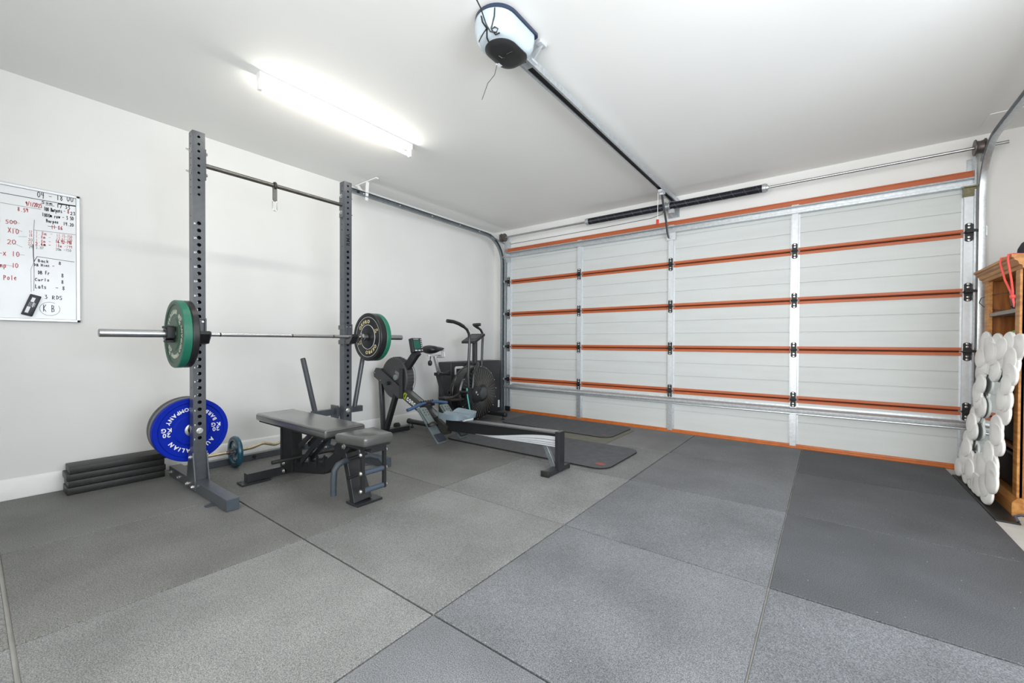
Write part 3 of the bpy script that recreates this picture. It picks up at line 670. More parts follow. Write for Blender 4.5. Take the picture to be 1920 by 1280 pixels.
# ================================================================== RACK
def holed(mb, ax, pos, u0, u1, cells, th):
    # flat wall of a tube at coordinate pos on axis ax (0 = x, 1 = y), spanning u0..u1 on the other horizontal axis;
    # cells: (z0, z1, hole radius or 0, hole centre z); th: signed wall thickness
    def P(u, z, d=0.0): return (pos+d, u, z) if ax == 0 else (u, pos+d, z)
    uc = (u0+u1)/2
    for z0, z1, r, zc in cells:
        if not r:
            mb.add([P(u0, z0), P(u1, z0), P(u1, z1), P(u0, z1)], [(0, 1, 2, 3)]); continue
        cs = [(u1, zc), (u1, (zc+z1)/2), (u1, z1), ((uc+u1)/2, z1), (uc, z1), ((uc+u0)/2, z1), (u0, z1), (u0, (zc+z1)/2), (u0, zc),
              (u0, (zc+z0)/2), (u0, z0), ((uc+u0)/2, z0), (uc, z0), ((uc+u1)/2, z0), (u1, z0), (u1, (zc+z0)/2)]
        n = 16
        vs = [P(*c) for c in cs]+[P(uc+r*math.cos(2*PI*i/n), zc+r*math.sin(2*PI*i/n)) for i in range(n)]
        vs += [P(uc+r*math.cos(2*PI*i/n), zc+r*math.sin(2*PI*i/n), th) for i in range(n)]
        fs = [(i, (i+1) % n, n+(i+1) % n, n+i) for i in range(n)]+[(n+i, n+(i+1) % n, 2*n+(i+1) % n, 2*n+i) for i in range(n)]
        mb.add(vs, fs)
HZ = [.369+.0504*(n-1) for n in range(1, 44)]
def cellsfor(pick, ztop):
    out = []; z = .075
    for n, h in enumerate(HZ, 1):
        r = pick(n); z1 = h+.0252
        if h-.0252 > z+1e-4: out.append((z, h-.0252, 0, 0)); z = h-.0252
        out.append((z, z1, r, h)); z = z1
    out.append((z, ztop, 0, 0)); return out
big = lambda n: .0128 if n <= 31 else (0 if n < 35 else .009)
small = lambda n: .0062 if (n >= 35 or n % 6 == 2) else 0
ZT = 2.522
rack = thing('squat_rack', 'black steel squat rack with two tall perforated uprights and pull-up bar', 'squat rack', (-3.57, 1.575, 0))
UY = [(.964, 1.039), (2.104, 2.179)]
UXF, UXB = -3.53, -3.605
for k, (y0, y1) in enumerate(UY):
    b = MB()
    holed(b, 0, UXF, y0, y1, cellsfor(big, ZT), -.004); holed(b, 0, UXB, y0, y1, cellsfor(big, ZT), .004)
    holed(b, 1, y0, UXB, UXF, cellsfor(small, ZT), .004); holed(b, 1, y1, UXB, UXF, cellsfor(small, ZT), -.004)
    b.box(UXB, UXF, y0, y1, ZT-.001, ZT)
    up = build(b, 'upright', BLKSTEEL, rack, smooth=30)
    if k == 0:
        b = MB()
        for n in range(1, 32, 2): text(b, str(n), .016, (UXF+.0008, y0+.006, HZ[n-1]-.012), (0, 1, 0), (0, 0, 1), .0003, .0004)
        build(b, 'hole_number', WHITEP, up)['kind'] = 'stuff'
    else:
        b = MB(); text(b, 'RMA', .05, (UXF+.0008, (y0+y1)/2+.018, 1.94), (0, 0, 1), (0, -1, 0), .0003, .001)
        build(b, 'lettering', DARKM, up)
    # base tube, gussets, bolts
    build(MB().box(-4.10, -2.935, y0, y1, .0, .075), 'foot', BLKSTEEL, rack, bevel=.003)
    ft = MB().box(-2.936, -2.931, y0+.003, y1-.003, .003, .072)
    build(ft, 'foot_cap', mat('end_cap', (66, 74, 84), .5, noise=.1, nscale=60), rack)
    for yy in (y0-.007, y1):
        b = MB().prism([(-3.66, .01), (-3.47, .01), (-3.48, .08), (-3.525, .27), (-3.61, .27), (-3.65, .08)], 1, yy, yy+.007)
        build(b, 'gusset_plate', BLKSTEEL, rack)
    for px, pz in ((-3.56, .235), (-3.63, .035), (-3.51, .035)):
        for yy, d in ((y0-.007, -1), (y1+.007, 1)):
            b = MB(); bolt(b, (px, yy, pz), (0, d, 0), .012, .011); build(b, 'bolt', BOLT, rack)
    for px in (-4.05, -3.85):
        b = MB(); bolt(b, (px, y0, .035), (0, -1, 0), .012, .011); build(b, 'bolt', BOLT, rack)
    b = MB().prism([(-3.16, y0), (-3.10, y0), (-3.105, y0-.04), (-3.12, y0-.05), (-3.14, y0-.05), (-3.155, y0-.04)], 2, .0, .006); build(b, 'floor_tab', BLKSTEEL, rack)
    b = MB(); bolt(b, (UXF, (y0+y1)/2, HZ[1]), (1, 0, 0), .016, .012); build(b, 'bolt', BOLT, rack)
    # pull-up bar flange on the inner face and its bolts
    yi = y1 if k == 0 else y0; d = 1 if k == 0 else -1
    b = MB().box(UXB+.003, UXF-.003, min(yi, yi+d*.008), max(yi, yi+d*.008), 2.195, 2.415); build(b, 'flange', BLKSTEEL, rack, bevel=.003)
    for zz in (2.24, 2.39):
        b = MB(); bolt(b, (-3.567, yi+d*.008, zz), (0, d, 0), .013, .012); build(b, 'bolt', BOLT, rack)
        yo = y0 if k == 0 else y1
        b = MB(); bolt(b, (-3.567, yo, zz), (0, -d, 0), .012, .01, .018); build(b, 'bolt', BOLT, rack)
build(MB().cyl((-3.567, 1.047, 2.308), (-3.567, 2.096, 2.308), .0165, 16), 'pull_up_bar', mat('bar_steel', (104, 102, 98), .35, metal=.8, noise=.15), rack)
b = MB().box(-4.10, -4.045, 1.039, 2.104, .0, .055); cb = build(b, 'cross_member', BLKSTEEL, rack, bevel=.003)
for yy in (1.12, 1.55, 1.98):
    b = MB(); bolt(b, (-4.045, yy, .028), (1, 0, 0), .013, .01); build(b, 'bolt', BLKMAT, cb)
b = MB().cyl((UXB, 1.0015, HZ[1]), (-3.97, 1.0015, HZ[1]), .0245, 18); build(b, 'plate_peg', SILVER, rack)
for k, (y0, y1) in enumerate(UY):          # J-hooks
    j = build(MB().box(UXF, UXF+.007, y0-.004, y1+.004, 1.03, 1.215).box(UXB-.008, UXF+.007, y0-.010, y0-.001, 1.165, 1.205).box(UXB-.008, UXF+.007, y0-.010, y0-.001, 1.03, 1.07)
              .box(UXF+.006, UXF+.022, y0+.004, y0+.012, 1.04, 1.215).box(UXF+.006, UXF+.022, y1-.012, y1-.004, 1.04, 1.215).box(UXF+.006, UXF+.020, y0+.004, y1-.004, 1.205, 1.215), 'j_hook', BLKSTEEL, rack, bevel=.002)
    b = MB()
    for yy in (y0+.002, y1-.008):
        b.prism([(UXF+.006, 1.03), (UXF+.075, 1.035), (UXF+.125, 1.10), (UXF+.118, 1.118), (UXF+.10, 1.098), (UXF+.075, 1.076), (UXF+.006, 1.076)], 1, yy, yy+.006)
    build(b, 'arm_plate', BLKSTEEL, j)['kind'] = 'stuff'
    b = MB().prism([(UXF+.006, 1.032), (UXF+.073, 1.037), (UXF+.121, 1.10), (UXF+.115, 1.122), (UXF+.102, 1.108), (UXF+.09, 1.086), (UXF+.06, 1.0835), (UXF+.006, 1.0835)], 1, y0+.008, y1-.008)
    build(b, 'liner', BLKPLAST, j)
    b = MB()
    for zz in (1.06, 1.19): b.cyl((UXF+.006, y0+.02, zz), (UXF+.013, y0+.02, zz), .007, 8); b.cyl((UXF+.006, y1-.02, zz), (UXF+.013, y1-.02, zz), .007, 8)
    build(b, 'bolt', BOLT, j)['kind'] = 'stuff'
# carabiner on its strap at mid bar
t = thing('strap_carabiner', 'steel carabiner hanging from short strap on the pull-up bar', 'carabiner', (-3.567, 1.52, 2.10))
b = MB().tube([(-3.567+.021*math.sin(a), 1.52, 2.308+.021*math.cos(a)) for a in [x*PI/8 for x in range(16)]], .011, 8, closed=True)
build(b, 'strap_loop', BLKRUB, t)
b = MB().beam((-3.56, 1.52, 2.292), (-3.56, 1.52, 2.185), .03, .006, up=(1, 0, 0)).beam((-3.574, 1.52, 2.292), (-3.574, 1.52, 2.185), .026, .004, up=(1, 0, 0))
build(b, 'strap', mat('webbing', (104, 102, 98), .8, noise=.3, nscale=120), t)
pts = [(-3.567, 1.52+.017*math.cos(a), 2.175+.017*math.sin(a)) for a in [i*PI/6 for i in range(7)]]+[(-3.567, 1.52+.017*math.cos(a), 2.125+.017*math.sin(a)) for a in [PI+i*PI/6 for i in range(7)]]
build(MB().tube(pts, .0042, 8, closed=True), 'carabiner_ring', CHROME, t)
# dip bars on the far upright
t = thing('dip_bar_attachment', 'black V-shaped dip bars mounted on far rack upright near wall', 'dip bars', (-3.69, 2.14, .38))
build(MB().box(-3.72, -3.665, 1.89, 2.385, .368, .425).box(-3.722, -3.605, 2.08, 2.10, .34, .46).box(-3.722, -3.605, 2.183, 2.20, .34, .46).box(-3.67, -3.606, 2.09, 2.19, .36, .44), 'crossbar', BLKSTEEL, t, bevel=.003)
for p0, p1 in (((-3.69, 1.918, .40), (-3.69, 1.806, .90)), ((-3.69, 2.305, .40), (-3.69, 2.40, .90))):
    h = build(MB().cyl(p0, p1, .022, 18), 'dip_handle', BLKSTEEL, t)
    b = MB().cyl(p1, Vector(p1)+(Vector(p1)-Vector(p0)).normalized()*.006, .019, 16); build(b, 'end_cap', BLKRUB, h)
# ================================================================== WEIGHT PLATES
MFACE_X = Matrix(((0, 0, 1), (1, 0, 0), (0, 1, 0)))       # local x -> +Y, y -> +Z, z -> +X
MFACE_Y = Matrix(((1, 0, 0), (0, 0, -1), (0, 1, 0)))      # local x -> +X, y -> +Z, z -> -Y
def plate(label, group, M, ang, loc, th, face, rim, style, R=.225):
    t = thing('bumper_plate', label, 'weight plate', loc, (M @ Matrix.Rotation(ang, 3, 'Z')).to_euler(), group)
    rc = .145 if style == 'ring' else .19
    prof = [(.026, -th+.004), (.095, -th+.004), (.105, -th+.012), (R-.036, -th+.012), (R-.030, -th), (R-.004, -th), (R, -th+.005), (R, -.005), (R-.004, 0),
            (R-.028, 0), (R-.033, -.007), (.112, -.007), (.102, -.001), (.026, -.001)]
    b = MB().mt(1).lathe((0, 0, 0), (0, 0, 1), prof[:9], 64)
    b = MB(); n = 64; a, c, d = b.frame((0, 0, 1)); k = len(prof); vs = []; fs = []
    for r, h in prof: vs += [d*h+a*r*math.cos(2*PI*i/n)+c*r*math.sin(2*PI*i/n) for i in range(n)]
    for q in range(k):
        b.cur = 1 if 5 <= q <= 7 else 0
        q2 = (q+1) % k; base = len(b.v)
        b.add(vs[q*n:(q+1)*n]+vs[q2*n:(q2+1)*n], [(i, (i+1) % n, n+(i+1) % n, n+i) for i in range(n)])
    build(b, 'disc', [face, rim], t, local=True, smooth=25)
    hubp = [(.0255, -th+.002), (.04, -th+.002), (.045, -th), (.045, .001), (.04, .003), (.0255, .003)]
    build(MB().lathe((0, 0, 0), (0, 0, 1), hubp, 32, closed=True), 'hub', SILVER if style != 'pro' else BLKPLAST, t, local=True)
    b = MB(); z = -.0065
    if style == 'abc':
        arc_text(b, 'AUSTRALIAN', .037, .148, PI/2, False, z, .0016, .0013, 1.9)
        arc_text(b, 'BARBELL COMPANY', .034, .150, -PI/2, True, z, .0016, .0011, .9)
        kg = label_kg
        for sx in (-1, 1):
            text(b, kg, .040, (sx*.146, .003, z), (1, 0, 0), (0, 1, 0), .0016, .0009, align='c')
            text(b, 'KG', .040, (sx*.146, -.031, z), (1, 0, 0), (0, 1, 0), .0016, .0009, align='c')
        build(b, 'lettering', WHITEP if rim is BLUE else LETGRN, t, local=True)['kind'] = 'stuff'
    if style == 'pro':
        arc_text(b, 'OKPRO', .044, .146, PI/2, False, z, .0016, .0006, 1.9)
        arc_text(b, 'OKPRO', .044, .146, -PI/2, False, z, .0016, .0006, 1.9)
        for a0 in (0, PI):
            arc_text(b, '15', .026, .162, a0, False, z, .0016, .0004, 1.5); arc_text(b, 'KG', .022, .134, a0, False, z, .0016, .0004, 1.5)
        build(b, 'lettering', CREAMP, t, local=True)['kind'] = 'stuff'
        b = MB().lathe((0, 0, 0), (0, 0, 1), [(.1125, -.0072), (.1125, -.0045), (.1155, -.0045), (.1155, -.0072)], 64, closed=True)
        b.lathe((0, 0, 0), (0, 0, 1), [(.186, -.0072), (.186, -.0055), (.1885, -.0055), (.1885, -.0072)], 64, closed=True)
        build(b, 'painted_ring', WHITEP, t, local=True)['kind'] = 'stuff'
    return t
BX, BZ = -3.445, 1.0985
label_kg = '20'
plate('blue twenty kilogram bumper plate in front on rack storage peg', 'bumper plates on the rack storage peg', MFACE_X, PI, (-3.637, .988, .413), .058, BLUE, BLUE, 'abc')
plate('grey bumper plate behind blue plate on storage peg', 'bumper plates on the rack storage peg', MFACE_X, .4, (-3.700, .990, .416), .050, GREYRUB, GREYRUB, 'plain')
plate('dark grey bumper plate nearest wall on storage peg', 'bumper plates on the rack storage peg', MFACE_X, .4, (-3.755, .992, .418), .050, DGREYRUB, DGREYRUB, 'plain')
label_kg = '10'
plate('green bumper plate on outer near end of barbell beside black clamp', 'bumper plates on the barbell', MFACE_Y, .75, (BX, .835, BZ), .048, GREENF, GREEN, 'abc')
plate('black bumper plate on near barbell end behind green plate', 'bumper plates on the barbell', MFACE_Y, .3, (BX, .8845, BZ), .036, BLKPLAST, BLKPLAST, 'plain')
plate('black bumper plate with cream lettering on far barbell end', 'bumper plates on the barbell', MFACE_Y, .42, (BX, 2.285, BZ), .062, BLKPLAST, BLKPLAST, 'pro')
plate('green bumper plate behind lettered black plate on far barbell end', 'bumper plates on the barbell', MFACE_Y, .5, (BX, 2.349, BZ), .045, GREEN, GREEN, 'plain')
t = thing('barbell', 'long steel barbell racked on the squat rack hooks', 'barbell', (BX, 1.58, BZ))
build(MB().cyl((BX, .90, BZ), (BX, 2.27, BZ), .0142, 16), 'shaft', CHROME, t)
for s, y0, y1, ys in ((1, .479, .926, .926), (-1, 2.683, 2.262, 2.262)):
    sl = build(MB().lathe((BX, y0, BZ), (0, s, 0), [(.02, 0), (.0245, .003), (.0245, abs(y1-y0)), (.02, abs(y1-y0))], 24), 'sleeve', SILVER, t)
    build(MB().lathe((BX, ys, BZ), (0, s, 0), [(.03, 0), (.037, .002), (.037, .03), (.026, .034), (.026, .055), (.018, .057)], 24), 'shoulder', CHROME, sl)
b = MB()
for y in (1.10, 1.95, 1.60): b.cyl((BX, y-.004, BZ), (BX, y+.004, BZ), .0146, 14)
build(b, 'ring_mark', BLKMAT, t)['kind'] = 'stuff'
t = thing('barbell_clamp', 'black barbell clamp collar beside green plate on near sleeve', 'clamp', (BX, .81, BZ))
build(MB().lathe((BX, .788, BZ), (0, 1, 0), [(.026, 0), (.04, 0), (.043, .004), (.043, .042), (.04, .045), (.026, .045)], 20, closed=True), 'ring', BLKPLAST, t)
build(MB().rbox(BX+.03, BX+.06, .79, .832, BZ-.03, BZ+.045, .005).rbox(BX-.045, BX+.045, .784, .828, BZ+.036, BZ+.052, .005).rbox(BX-.03, BX+.05, .788, .83, BZ-.056, BZ-.04, .005), 'lever', BLKMAT, t)
# ================================================================== EZ CURL BAR with small plate
t = thing('curl_bar', 'worn chrome cambered curl bar lying along rack base', 'curl bar', (-3.93, 1.6, .13))
pts = [(-3.932, 1.10, .132), (-3.932, 1.36, .134), (-3.932, 1.475, .138), (-3.932, 1.50, .142), (-3.932, 1.565, .160), (-3.932, 1.585, .160), (-3.932, 1.665, .132), (-3.932, 1.685, .131), (-3.932, 1.76, .158), (-3.932, 1.78, .158), (-3.932, 1.86, .136), (-3.932, 1.95, .133), (-3.932, 2.27, .133)]
build(MB().tube(pts, .0125, 12), 'bar', GOLDCH, t)
def small_plate(y, lab):
    t = thing('small_plate', lab, 'weight plate', (-3.932, y, .132), (MFACE_Y @ Matrix.Rotation(.3, 3, 'Z')).to_euler(), 'small plates on the curl bar')
    prof = [(.0135, -.012), (.03, -.014), (.034, -.006), (.088, -.006), (.094, -.016), (.112, -.020), (.124, -.016), (.129, -.005), (.129, .005), (.124, .016), (.112, .020), (.094, .016), (.088, .006), (.034, .006), (.03, .014), (.0135, .012)]
    build(MB().lathe((0, 0, 0), (0, 0, 1), prof, 40, closed=True), 'disc', TEALP, t, local=True)
    b = MB(); arc_text(b, 'STANDARD' if False else '5 KG', .03, .062, PI/2, False, .0055, .002, .0008); arc_text(b, '5 KG', .03, .062, -PI/2, False, .0055, .002, .0008)
    build(b, 'lettering', GALVW, t, local=True)
    b = MB().lathe((0, 0, 0), (0, 0, 1), [(.082, .006), (.084, .009), (.087, .006)], 40); return t
small_plate(1.362, 'small teal cast weight plate on near end of curl bar')
small_plate(2.12, 'small teal cast weight plate hidden end of curl bar behind bench')
t = thing('spin_collar', 'black star collar screwed against the teal plate', 'collar', (-3.932, 1.32, .134))
b = MB().lathe((-3.932, 1.345, .134), (0, -1, 0), [(.02, 0), (.022, .004), (.022, .03), (.016, .034), (.0135, .05)], 16)
for a in range(6):
    b.cyl((-3.932+.02*math.cos(a*PI/3), 1.340, .134+.02*math.sin(a*PI/3)), (-3.932+.02*math.cos(a*PI/3), 1.318, .134+.02*math.sin(a*PI/3)), .011, 8)
build(b, 'star_nut', IRON, t)
# ================================================================== STACKED RUBBER BLOCKS
zz = 0.0
for k, (h, dx, dy, lab) in enumerate(((.050, .0, .0, 'thick black rubber slab at bottom of stack by left wall'), (.046, -.004, .006, 'thick black rubber slab second from bottom of stack'),
                                     (.046, .006, -.003, 'thick black rubber slab third in stack by left wall'), (.046, .008, .012, 'thick black rubber slab on top of stack by left wall'))):
    x0, x1, y0, y1 = -4.272+dx*.5, -4.085+dx*.4, .412+dy, .935+dy
    bm = bmesh.new(); r = random.Random(k)
    b = MB().rbox(x0, x1, y0, y1, zz+.0005, zz+h, .005, 2)
    o = build(b, 'rubber_block', BLKRUB, org=((x0+x1)/2, (y0+y1)/2, zz)); bm.free()
    tag(o, lab, 'rubber block', 'rubber slabs stacked by the wall'); zz += h
# ================================================================== BENCH
t = thing('weight_bench', 'adjustable black vinyl weight bench standing in front of rack', 'bench', (-2.9, 1.54, 0))
YC = 1.54
def pad(y0, y1, x0, x1, z0, z1, yf0=None, yf1=None, r=.018):
    b = MB().rbox(x0, x1, y0, y1, z0, z1, r, 4)
    if yf0 is not None:       # taper towards +x
        n = []
        for v in b.v:
            u = (v[0]-x0)/(x1-x0); w = (v[1]-y0)/(y1-y0); a = y0+(yf0-y0)*u; c = y1+(yf1-y1)*u; n.append((v[0], a+(c-a)*w, v[2]))
        b.v = n
    return b
bp = build(pad(1.395, 1.692, -3.62, -2.565, .424, .482), 'back_pad', VINYL, t, smooth=50)
def piping(y0, y1, x0, x1, z, yf0, yf1, r):
    pts = []
    for cx, cy, a0 in ((x1-r, yf1-r, 0), (x0+r, y1-r, 90), (x0+r, y0+r, 180), (x1-r, yf0+r, 270)):
        for a in range(0, 91, 15): pts.append((cx+r*math.cos(math.radians(a0+a)), cy+r*math.sin(math.radians(a0+a)), z))
    return MB().tube(pts, .0028, 6, closed=True)
build(piping(1.397, 1.690, -3.618, -2.567, .466, 1.397, 1.690, .018), 'piping', BLKPLAST, bp)
sp = build(pad(1.378, 1.668, -2.43, -2.165, .424, .484, 1.425, 1.628, .02), 'seat_pad', VINYL, t, smooth=50)
build(MB().box(-2.42, -2.18, 1.44, 1.61, .412, .426), 'seat_board', BLKMAT, sp)
build(MB().box(-3.60, -2.59, 1.415, 1.672, .412, .426), 'back_board', BLKMAT, bp)
build(MB().box(-3.435, -3.375, 1.245, 1.86, .014, .078), 'rear_crossbar', FRAMEM, t, bevel=.002)
for y0, y1 in ((1.205, 1.40), (1.72, 1.90)):
    build(MB().box(-3.455, -3.352, y0, y1, .0, .014), 'foot_plate', FRAMEM, t, bevel=.002)
build(MB().box(-3.40, -3.24, 1.50, 1.58, .06, .40).box(-3.42, -3.40, 1.495, 1.585, .02, .38), 'rear_post', BLKMAT, t, bevel=.002)
b = MB().box(-3.42, -2.66, 1.525, 1.555, .385, .413); build(b, 'pad_rail', BLKMAT, t)
build(MB().beam((-3.36, YC, .075), (-2.80, YC, .165), .06, .08).beam((-2.80, YC, .165), (-2.58, YC, .30), .06, .08), 'spine', BLKMAT, t, bevel=.002)
b = MB()
for i in range(5):
    x = -3.20+i*.10; z = .142+i*.017
    b.prism([(x, z-.03), (x+.012, z-.03), (x+.02, z+.03), (x+.008, z+.04), (x+.0, z+.03)], 1, YC-.034, YC-.026).prism([(x, z-.03), (x+.012, z-.03), (x+.02, z+.03), (x+.008, z+.04), (x, z+.03)], 1, YC+.026, YC+.034)
build(b, 'ladder_tooth', FRAMEM, t)['kind'] = 'stuff'
for p0, p1 in (((-2.78, .41), (-3.10, .16)), ((-2.92, .41), (-3.13, .27))):
    build(MB().beam((p0[0], YC-.035, p0[1]), (p1[0], YC-.035, p1[1]), .012, .035).beam((p0[0], YC+.035, p0[1]), (p1[0], YC+.035, p1[1]), .012, .035), 'support_strut', FRAMEM, t)['kind'] = 'stuff'
build(MB().cyl((-3.10, 1.30, .20), (-3.10, 1.76, .20), .014, 12), 'lock_bar', BLKRUB, t)
# front post and its plates
build(MB().beam((-2.55, YC+.005, .40), (-2.43, YC+.03, .013), .085, .05, up=(1, 0, 0), w1=.13), 'front_post', FRAMEM, t, bevel=.002)
build(MB().beam((-2.62, YC, .30), (-2.49, YC, .40), .075, .11, up=(0, 0, 1)), 'pivot_bracket', BLKMAT, t, bevel=.002)
build(MB().box(-2.49, -2.36, 1.495, 1.685, .0, .016), 'foot_plate', FRAMEM, t, bevel=.003)
build(MB().box(-2.55, -2.20, YC-.05, YC+.05, .375, .413), 'seat_bracket', FRAMEM, t, bevel=.002)
b = MB()
for yy in (1.462, 1.618): b.box(-2.275, -2.255, yy, yy+.02, .12, .40)
build(b, 'hanger_bar', BLKMAT, t)['kind'] = 'stuff'
for z in (.245, .135):
    rr = build(MB().cyl((-2.265, 1.482, z), (-2.265, 1.618, z), .0165, 14), 'foot_roller', mat('grip_steel', (66, 78, 92), .45, noise=.12), t)
b = MB()
for yy, d in ((1.462, -1), (1.638, 1)):
    for z in (.245, .135, .36): b.lathe((-2.265, yy, z), (0, d, 0), [(.013, 0), (.013, .006), (.008, .011), (.001, .012)], 12)
build(b, 'bolt', BOLT, t)['kind'] = 'stuff'
b = MB()
for z in (.29, .17):
    b.cyl((-2.46, 1.49, z), (-2.46, 1.63, z+.012), .011, 8)
build(b, 'post_peg', BLKMAT, t)['kind'] = 'stuff'
HB = mat('handle_foam', (54, 62, 70), .55, noise=.15)
build(MB().tube([(-2.47, 1.50, .285), (-2.462, 1.46, .285), (-2.462, 1.425, .272), (-2.465, 1.403, .24), (-2.465, 1.398, .19), (-2.465, 1.396, .085)], .0185, 12), 'carry_handle', HB, t)
build(MB().tube([(-2.47, 1.60, .285), (-2.455, 1.655, .285), (-2.40, 1.69, .272), (-2.36, 1.70, .235)], .0185, 12), 'carry_handle', HB, t)
b = MB()
for px, py, pz, d in ((-3.365, 1.498, .105, -1), (-3.365, 1.498, .045, -1), (-2.50, 1.49, .37, -1)): bolt(b, (px, py, pz), (0, d, 0), .013, .009)
build(b, 'bolt', BOLT, t)['kind'] = 'stuff'
# ================================================================== ROWING MACHINE
t = thing('rowing_machine', 'black air rowing machine with long steel monorail, pointing at left wall', 'rowing machine', (-2.95, 2.92, 0))
CY = 2.92
for y0 in (CY-.072, CY+.06):
    b = MB().prism([(-4.166, .70), (-4.125, .757), (-4.06, .757), (-3.68, .565), (-3.655, .555), (-3.655, .438), (-3.70, .438), (-4.16, .655)], 1, y0, y0+.012)
    sp = build(b, 'side_plate', FRAMEM, t, bevel=.002)
    b = MB()
    yy = y0 if y0 < CY else y0+.012; d = -1 if y0 < CY else 1
    for px, pz in ((-4.14, .70), (-4.03, .62), (-3.685, .53), (-3.685, .455), (-3.66, .60), (-3.66, .70)): b.cyl((px, yy, pz), (px, yy+d*.003, pz), .006, 8)
    build(b, 'screw', BOLT, sp)['kind'] = 'stuff'
build(MB().box(-4.12, -4.03, CY-.06, CY+.06, .70, .752), 'nose_cover', BLKPLAST, t, bevel=.004)
# flywheel housing
fx, fz = -3.83, .655
b = MB().lathe((fx, CY-.045, fz), (0, 1, 0), [(.01, 0), (.218, 0), (.228, .008), (.23, .03), (.23, .07), (.222, .10), (.20, .118), (.06, .14), (.01, .14)], 48)
fw = build(b, 'flywheel_housing', mat('flywheel_cover', (62, 63, 65), .5, noise=.12, nscale=20), t, smooth=30)
b = MB()
for a in range(0, 360, 9):
    ca, sa = math.cos(math.radians(a)), math.sin(math.radians(a))
    b.beam((fx+.231*ca, CY-.03, fz+.231*sa), (fx+.231*ca, CY+.05, fz+.231*sa), .004, .004)
for r in (.08, .11, .14, .17, .2): b.tube([(fx+r*math.cos(i*PI/20), CY+.10-.0+max(0, (.2-r))*.14, fz+r*math.sin(i*PI/20)) for i in range(40)], .0025, 5, closed=True)
build(b, 'cage_rib', BLKMAT, fw)['kind'] = 'stuff'
build(MB().lathe((fx+.07, CY-.085, fz+.012), (0, 1, 0), [(.02, 0), (.032, .004), (.032, .04), (.02, .044)], 16).beam((fx+.04, CY-.03, fz+.07), (fx+.17, CY-.03, fz+.02), .05, .03), 'chain_guide', GREYPL, t)
build(MB().cyl((fx-.06, CY-.10, fz-.06), (fx-.06, CY-.072, fz-.06), .020, 12), 'damper_knob', BLKPLAST, t)
b = MB()
for dy in (-.03, .0, .03): b.beam((-3.93, CY+dy, .70), (-3.66, CY+dy, .55), .006, .006)
build(b, 'chain', GOLDCH, t)['kind'] = 'stuff'
build(MB().box(-3.70, -3.648, CY-.076, CY+.076, .438, .765), 'upright_box', BLKPLAST, t, bevel=.004)
build(MB().box(-3.649, -3.640, CY-.018, CY+.018, .55, .72).box(-3.649, -3.643, CY-.045, CY+.045, .50, .75), 'damper_slot', BLKMAT, t)
# legs and front foot
build(MB().beam((-4.085, CY-.03, .66), (-4.035, CY-.03, .05), .05, .05, up=(0, 1, 0)), 'front_leg', FRAMEM, t, bevel=.012)
build(MB().beam((-3.80, CY-.03, .48), (-3.985, CY-.03, .05), .05, .05, up=(0, 1, 0)), 'rear_strut', BLKMAT, t, bevel=.003)
ff = build(MB().box(-4.06, -3.98, CY-.30, CY+.30, .012, .055), 'front_foot', FRAMEM, t, bevel=.003)
for yy in (CY-.24, CY+.2): build(MB().cyl((-4.09, yy-.02, .05), (-4.09, yy+.02, .05), .042, 16), 'transport_wheel', BLKRUB, ff)
b = MB().box(-4.06, -3.98, CY-.30, CY-.26, 0, .012).box(-4.06, -3.98, CY+.26, CY+.30, 0, .012); build(b, 'rubber_pad', BLKRUB, ff)['kind'] = 'stuff'
# sloping front beam with lettering
bd = Vector((-3.0, 0, .185))-Vector((-3.66, 0, .487)); bd.normalize(); bn = Vector((-bd.z, 0, bd.x))
p0 = Vector((-3.66, CY, .487)); p1 = Vector((-3.0, CY, .175))
bm_ = build(MB().beam(p0, p1, .10, .098), 'front_beam', mat('beam_black', (52, 54, 50), .4, noise=.1), t, bevel=.003)
build(MB().beam(p0+bn*.05, p1+bn*.05, .05, .008), 'top_channel', SILVER, bm_)
b = MB(); o = p0+Vector((0, -.0512, 0))+bd*.075-bn*.026; text(b, 'concept2', .082, o, bd, bn, .0004, .0022, xs=.85)
build(b, 'lettering', WHITEP, bm_)
b = MB(); c0 = p0+Vector((0, -.0512, 0))+bd*.032
pts_o = []; 
for i in range(25):
    a = math.radians(50+i*260/24); pts_o.append((math.cos(a), math.sin(a)))
vs = []; 
for ca, sa in pts_o: vs += [c0+bd*(.024*ca)+bn*(.036*sa), c0+bd*(.009*ca+.002)+bn*(.024*sa)]
b.add(vs, [(2*i, 2*i+2, 2*i+3, 2*i+1) for i in range(24)])
for u0, u1, v0, v1 in ((.012, .024, -.034, .034), (.004, .032, .027, .035), (.004, .032, -.035, -.027)):
    b.add([c0+bd*u+bn*v for u, v in ((u0, v0), (u1, v0), (u1, v1), (u0, v1))], [(0, 1, 2, 3)])
build(b, 'emblem', LIME, bm_)
# monitor and arm
ar = build(MB().beam((-3.675, CY, .755), (-3.505, CY, .93), .085, .045, up=(0, 1, 0)).beam((-3.505, CY, .93), (-3.475, CY, .955), .085, .05, up=(0, 1, 0)), 'monitor_arm', BLKMAT, t, bevel=.004)
mo = thing('x', 'x', 'x'); bpy.data.objects.remove(mo)
th_ = math.radians(14)
def MP(u, v, w):      # monitor frame: u along +y, v up the face, w out of the face (towards +x)
    return Vector((-3.475+w*math.cos(th_)-v*math.sin(th_), CY+u, .945+v*math.cos(th_)+w*math.sin(th_)))
def mbox(mb, u0, u1, v0, v1, w0, w1):
    mb.add([MP(u, v, w) for w in (w0, w1) for v in (v0, v1) for u in (u0, u1)], [(0, 2, 3, 1), (4, 5, 7, 6), (0, 1, 5, 4), (2, 6, 7, 3), (0, 4, 6, 2), (1, 3, 7, 5)]); return mb
pm = build(mbox(MB(), -.07, .07, .0, .155, -.04, .012), 'monitor', BLKPLAST, t, bevel=.008)
